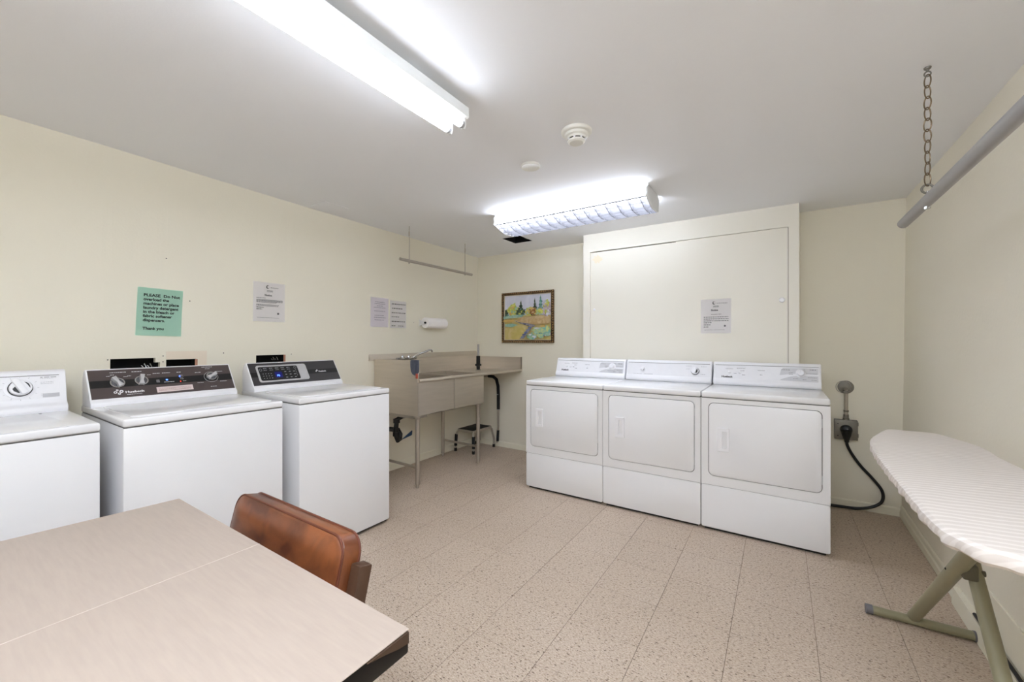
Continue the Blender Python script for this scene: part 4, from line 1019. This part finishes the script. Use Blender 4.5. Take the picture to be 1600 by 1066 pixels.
blob([(.0, .46), (.22, .45), (.26, .42), (.1, .39), (0, .40)], 12); blob([(.28, .43), (.40, .50), (.7, .52), (1, .50), (1, .36), (.72, .34), (.5, .36)], 8)
blob([(.03, .35), (.2, .37), (.32, .33), (.2, .29), (.05, .30)], 11)
blob([(.24, .44), (.36, .39), (.55, .36), (.66, .33), (.70, .30), (.62, .28), (.50, .32), (.36, .37), (.26, .42)], 6)
crown(.82, .18, .22, .13, 7, 22, 15, .25); crown(.62, .08, .12, .08, 7, 16, 16); crown(.92, .14, .07, .05, 11, 12, 18)
blob([(.60, .30), (.66, .31), (.58, .20), (.52, .12), (.46, .03), (.36, .02), (.43, .10), (.50, .20)], 6)
for x, y in ((.39, .05), (.42, .10), (.46, .15), (.50, .20), (.54, .25)): blob([(x, y), (x+.07, y+.01), (x+.08, y+.035), (x+.01, y+.03)], 10)
ppo = obj('painting', t, PMATS, pic, smooth=False)

# ------------------------------------------------------------------ wall outlet, conduit, plug and cord
oy = YB
ou = thing('wall_outlet', 'grey steel outlet box with conduit and round cover plate on the far wall', 'outlet', (.41, oy, .59))
obj('outlet_box', box(.342, .478, oy-.042, oy-.0005, .514, .660, .003), M_galv, ou)
obj('screw', merge(lathe([(.004, 0), (.004, .002), (0, .003)], frm((.362, oy-.042, .630), (1, 0, 0), (0, 0, 1)), 10), lathe([(.004, 0), (.004, .002), (0, .003)], frm((.362, oy-.042, .540), (1, 0, 0), (0, 0, 1)), 10)), M_gap, ou)
obj('side_lug', merge(box(.478, .483, oy-.03, oy-.001, .535, .560), box(.478, .483, oy-.03, oy-.001, .62, .645)), M_galv, ou)
obj('conduit', tube([(.412, oy-.022, .672), (.412, oy-.022, .84), (.411, oy-.026, .882), (.410, oy-.030, .892)], .0125, n=14), M_steelp, ou)
obj('conduit_connector', merge(merge(lathe([(.020, .660), (.020, .670), (.016, .674), (.016, .700)], Matrix.Translation((.412, oy-.022, 0)), 14), lathe([(.0155, .72), (.0155, .732)], Matrix.Translation((.412, oy-.022, 0)), 14)), box(.395, .424, oy-.042, oy-.004, .858, .878, .003)), M_galv, ou)
obj('cover_disc', lathe([(.049, 0), (.049, .003), (.045, .005), (0, .006)], frm((.412, oy-.0005, .903), (1, 0, 0), (0, 0, 1)), 32), M_galv, ou)
obj('conduit_ring', tube([(.397+.045*math.cos(k*PI/12), oy-.008, .903+.045*math.sin(k*PI/12)) for k in range(24)], .0022, n=6, closed=True), M_chrome, ou)
cc = thing('power_cord', 'thick black power cord plugged into the outlet beside the right dryer', 'cord', (.41, oy-.05, .58))
K = [(.410, oy-.055, .590), (.410, oy-.085, .585), (.412, oy-.080, .545), (.414, oy-.060, .515)]
obj('plug', merge(lathe([(.036, .001), (.036, .020), (.033, .030), (.020, .038), (0, .040)], frm((.410, oy-.042, .590), (1, 0, 0), (0, 0, 1)), 24), tube([(.410, oy-.066, .592), (.410, oy-.066, .555), (.411, oy-.062, .525), (.412, oy-.058, .500)], [.033, .028, .018, .013], n=14)), M_black, cc)
def cr_(pts, n=8):
    P = [Vector(p) for p in pts]; P = [P[0]*2-P[1]]+P+[P[-1]*2-P[-2]]; o = []
    for i in range(1, len(P)-2):
        for k in range(n):
            s = k/n; a, b, c, d = P[i-1], P[i], P[i+1], P[i+2]
            o.append(.5*((2*b)+(c-a)*s+(2*a-5*b+4*c-d)*s*s+(3*b-a-3*c+d)*s**3))
    return o+[P[-2]]
obj('cord', tube(cr_([(.411, oy-.058, .505), (.418, oy-.050, .47), (.445, oy-.040, .41), (.495, oy-.032, .33), (.560, oy-.028, .25), (.612, oy-.028, .17), (.612, oy-.030, .095), (.560, oy-.034, .045), (.480, oy-.036, .016), (.38, oy-.045, .0115), (.28, oy-.060, .0115), (.14, oy-.11, .0115)]), .0098, n=12), M_cord, cc)

# ------------------------------------------------------------------ table
TZ = .745
tb = thing('table', 'large beige laminate table with dark edge and a centre seam', 'table', (-1.08, 0, 0))
A_, B_, C_ = (-1.607, .494), (-1.690, -.42), (-.541, -.42)
la = [(-1.081, .494), (-1.607, .494), (-1.690, -.42), (-1.0824, -.42)]; lb = [(-.543, .494), (-1.0803, .494), (-1.0815, -.42), (-.541, -.42)]
def inset(pts, d):
    c = Vector((sum(p[0] for p in pts)/4, sum(p[1] for p in pts)/4)); return [(p[0]+(d if p[0] < c.x else -d), p[1]+(d if p[1] < c.y else -d)) for p in pts]
for pts in (la, lb):
    tp = obj('table_leaf', prism(pts, TZ-.0022, TZ, 'z', bev=.0008, seg=1), M_lam, tb, smooth=False)
    obj('leaf_core', prism(inset(pts, .0006), TZ-.043, TZ-.0023, 'z', bev=.004), M_edge, tb)
obj('leaf_seam', box(-1.0818, -1.0795, -.42, .4938, TZ-.001, TZ+.0004), mat('pale_seam_filler', (188, 175, 165), .5), tb, smooth=False)
obj('worn_edge', prism([(.490, TZ-.003), (.490, TZ-.022), (.468, TZ-.019), (.440, TZ-.011), (.405, TZ-.003)], -.5440, -.5400, 'x'), M_chip, tb, label='bare wood showing where the dark edge is worn', smooth=False)
obj('apron', merge(merge(box(-1.54, -.62, .40, .42, TZ-.13, TZ-.044), box(-1.60, -.62, -.36, -.34, TZ-.13, TZ-.044)), merge(box(-1.56, -1.54, -.34, .40, TZ-.13, TZ-.044), box(-.64, -.62, -.34, .40, TZ-.13, TZ-.044))), M_edge, tb, smooth=False)
for x, y in ((-1.55, .40), (-.63, .40), (-1.58, -.35), (-.63, -.35)):
    obj('leg', tube([(x, y, TZ-.044), (x, y, 0)], [.030, .018], n=14), M_edge, tb)

# ------------------------------------------------------------------ chair
ch = thing('upholstered_chair', 'wooden chair with brown leather back pushed against the table', 'chair', (-1.13, .45, 0))
lean = math.radians(14)
CM = Matrix.Translation((-1.123, .5785, .7850)) @ Matrix.Rotation(-lean, 4, 'X')     # top centre of the cushion front; local z down the back
cwid, chgt, cth = .545, .30, .052
def cushion():
    loop = rrect(-cwid/2, cwid/2, -chgt, 0, .045, 8); t = bm_new()
    rings = []
    def ring(scale, y):
        cx, cz = 0, -chgt/2; return [t.verts.new((cx+(p[0]-cx)*(1-scale/(cwid/2)), y, cz+(p[1]-cz)*(1-scale/(chgt/2)))) for p in loop]
    R_ = [ring(.16*chgt, -.010), ring(.035, -.008), ring(.010, -.004), ring(.0025, .001), ring(0, .006), ring(0, cth-.006), ring(.003, cth-.001), ring(.012, cth)]
    for a, b in zip(R_[:-1], R_[1:]):
        n = len(a)
        for k in range(n): t.faces.new((a[k], a[(k+1) % n], b[(k+1) % n], b[k]))
    t.faces.new(R_[0][::-1]); t.faces.new(R_[-1]); bmesh.ops.recalc_face_normals(t, faces=t.faces); t.transform(CM); return t
bk = obj('back_cushion', cushion(), M_leather, ch)
lp_ = rrect(-cwid/2+.002, cwid/2-.002, -chgt+.002, -.002, .044, 8)
obj('piping', tube([CM @ Vector((p[0], .002, p[1])) for p in lp_], .0032, n=8, closed=True), M_piping, bk)
lp_ = rrect(-cwid/2, cwid/2, -chgt, 0, .045, 8)
obj('piping', tube([CM @ Vector((p[0], cth-.004, p[1])) for p in lp_], .0032, n=8, closed=True), M_piping, bk)
for s in (-1, 1):
    x = s*(cwid/2+.020)
    PM_ = CM @ Matrix.Translation((x, cth*.5+.018, 0))
    obj('back_post', box(-.017, .017, -.018, .018, -.52, -.056, .004, M=PM_), M_wood, ch)
obj('back_rail', box(-cwid/2-.01, cwid/2+.01, cth+.002, cth+.022, -.22, -.12, .004, M=CM), M_wood, ch)
obj('seat', box(-1.40, -.86, .03, .50, .385, .46, .022, seg=3), M_leather, ch)
obj('seat_frame', box(-1.41, -.85, .03, .50, .335, .385, .004), M_wood, ch)
for x, y in ((-1.40, .05), (-.86, .05), (-1.405, .475), (-.85, .475)):
    obj('leg', tube([(x, y, .36), (x, y+(.03 if y > .3 else 0), 0)], [.021, .014], n=12), M_wood, ch)

# ------------------------------------------------------------------ ironing board
ib = thing('ironing_board', 'ironing board with cream striped cover on tan tube legs', 'ironing board', (.47, 1.8, 0))
BZ = .850
half = [(0, 2.500), (.050, 2.496), (.085, 2.470), (.118, 2.38), (.150, 2.24), (.172, 2.08), (.181, 1.90), (.184, 1.70), (.185, 1.50), (.184, 1.32), (.176, 1.235), (.150, 1.175), (.105, 1.150), (.05, 1.143)]
bcx = .466
def xr(y, d): return bcx+d*(1 if True else 1)
ol = [(bcx+a+(.028 if b > 2.2 else .0), b) for a, b in half]+[(bcx, 1.142)]+[(bcx-a+(.012 if b > 2.3 else 0), b) for a, b in half[::-1] if a > 0]
# resample the outline evenly
def resample(pts, n):
    P = [Vector((p[0], p[1], 0)) for p in pts]; P.append(P[0]); L = [0]
    for a, b in zip(P[:-1], P[1:]): L.append(L[-1]+(b-a).length)
    o = []; j = 0
    for k in range(n):
        s = L[-1]*k/n
        while L[j+1] < s: j += 1
        f = (s-L[j])/(L[j+1]-L[j]); o.append(P[j].lerp(P[j+1], f))
    return o
N_ = 220; O_ = resample([tuple(p[:2]) for p in cr_([(a, b, 0) for a, b in ol]+[(ol[0][0], ol[0][1], 0)], 6)][:-1], N_)
ctr = Vector((bcx, 1.8, 0)); t = bm_new()
def bring(ins, z, wob=0., ph=0):
    r = []
    for k, p in enumerate(O_):
        d = O_[(k+1) % N_]-O_[k-1]; nrm = Vector((d.y, -d.x, 0)).normalized()
        if nrm.dot(p-ctr) < 0: nrm = -nrm
        wv = wob*(math.sin(k*1.35)+.6*math.sin(k*.83+1.3)+.4*math.sin(k*2.1+.4))
        q = p-nrm*(ins+wv); r.append(t.verts.new((q.x, q.y, z+wv*.3)))
    return r
RR = [bring(.024, BZ), bring(.010, BZ-.0015), bring(.002, BZ-.008, .0006), bring(0, BZ-.018, .0016), bring(.003, BZ-.030, .0026), bring(.012, BZ-.038, .0034), bring(.035, BZ-.040, .004), bring(.036, BZ-.036, .003)]
for a, b in zip(RR[:-1], RR[1:]):
    for k in range(N_): t.faces.new((a[k], a[(k+1) % N_], b[(k+1) % N_], b[k]))
t.faces.new(RR[0]); bmesh.ops.recalc_face_normals(t, faces=t.faces)
obj('cover', t, M_cover, ib)
obj('board', prism([(p.x*.93+bcx*.07, p.y*.985+1.8*.015) for p in O_[::4]], BZ-.034, BZ-.006, 'z'), M_tan, ib, smooth=False)
# far foot leg (rises towards the near end) and the crossing leg
lx = .502
def oval(pts, r, ry): return tube(pts, r, n=16, ry=ry)
A0 = Vector((.490, 2.462, .036)); A1 = Vector((.485, 1.573, BZ-.045))
l1 = obj('leg', tube([A0, A0.lerp(A1, .5), A1], .0215, n=20), M_tan, ib)
obj('rivet', lathe([(.004, 0), (.003, .002), (0, .003)], frm(tuple(A0.lerp(A1, .58)+Vector((-.0215, 0, 0))), (0, 1, 0), (0, 0, -1)), 10), M_gap, l1)
f1 = obj('foot_bar', tube([(.345, 2.455, .0205), (.700, 2.470, .0205)], .0185, n=18), M_tan, ib)
t = bm_new(); add_tube(t, [(.328, 2.454, .0205), (.352, 2.455, .0205)], .0203, n=18); add_tube(t, [(.672, 2.469, .0205), (.695, 2.470, .0205)], .0203, n=18); obj('end_cap', t, M_greyp, f1)
B1 = Vector((.528, 2.225, BZ-.045)); B0 = Vector((.528, 1.492, .036))
l2 = obj('leg', tube([B0, B0.lerp(B1, .5), B1], .0195, n=20), M_tan, ib)
f2 = obj('foot_bar', tube([(.33, 1.492, .0205), (.67, 1.492, .0205)], .0185, n=18), M_tan, ib)
t = bm_new(); add_tube(t, [(.312, 1.492, .0205), (.336, 1.492, .0205)], .0203, n=18); add_tube(t, [(.664, 1.492, .0205), (.69, 1.492, .0205)], .0203, n=18); obj('end_cap', t, M_greyp, f2)
obj('pivot_bracket', merge(box(.492, .528, 1.890, 1.935, .480, .530, .006), lathe([(.009, -.040), (.009, .042)], Matrix.Translation((.508, 1.925, .500)) @ Matrix.Rotation(PI/2, 4, 'Y'), 12)), mat('dark_tan_metal', (92, 88, 72), .4, metal=.3), ib)
obj('height_rail', merge(box(lx-.05, lx-.035, 1.35, 2.15, BZ-.05, BZ-.035), box(lx+.035, lx+.05, 1.35, 2.15, BZ-.05, BZ-.035)), M_tan, ib, smooth=False)
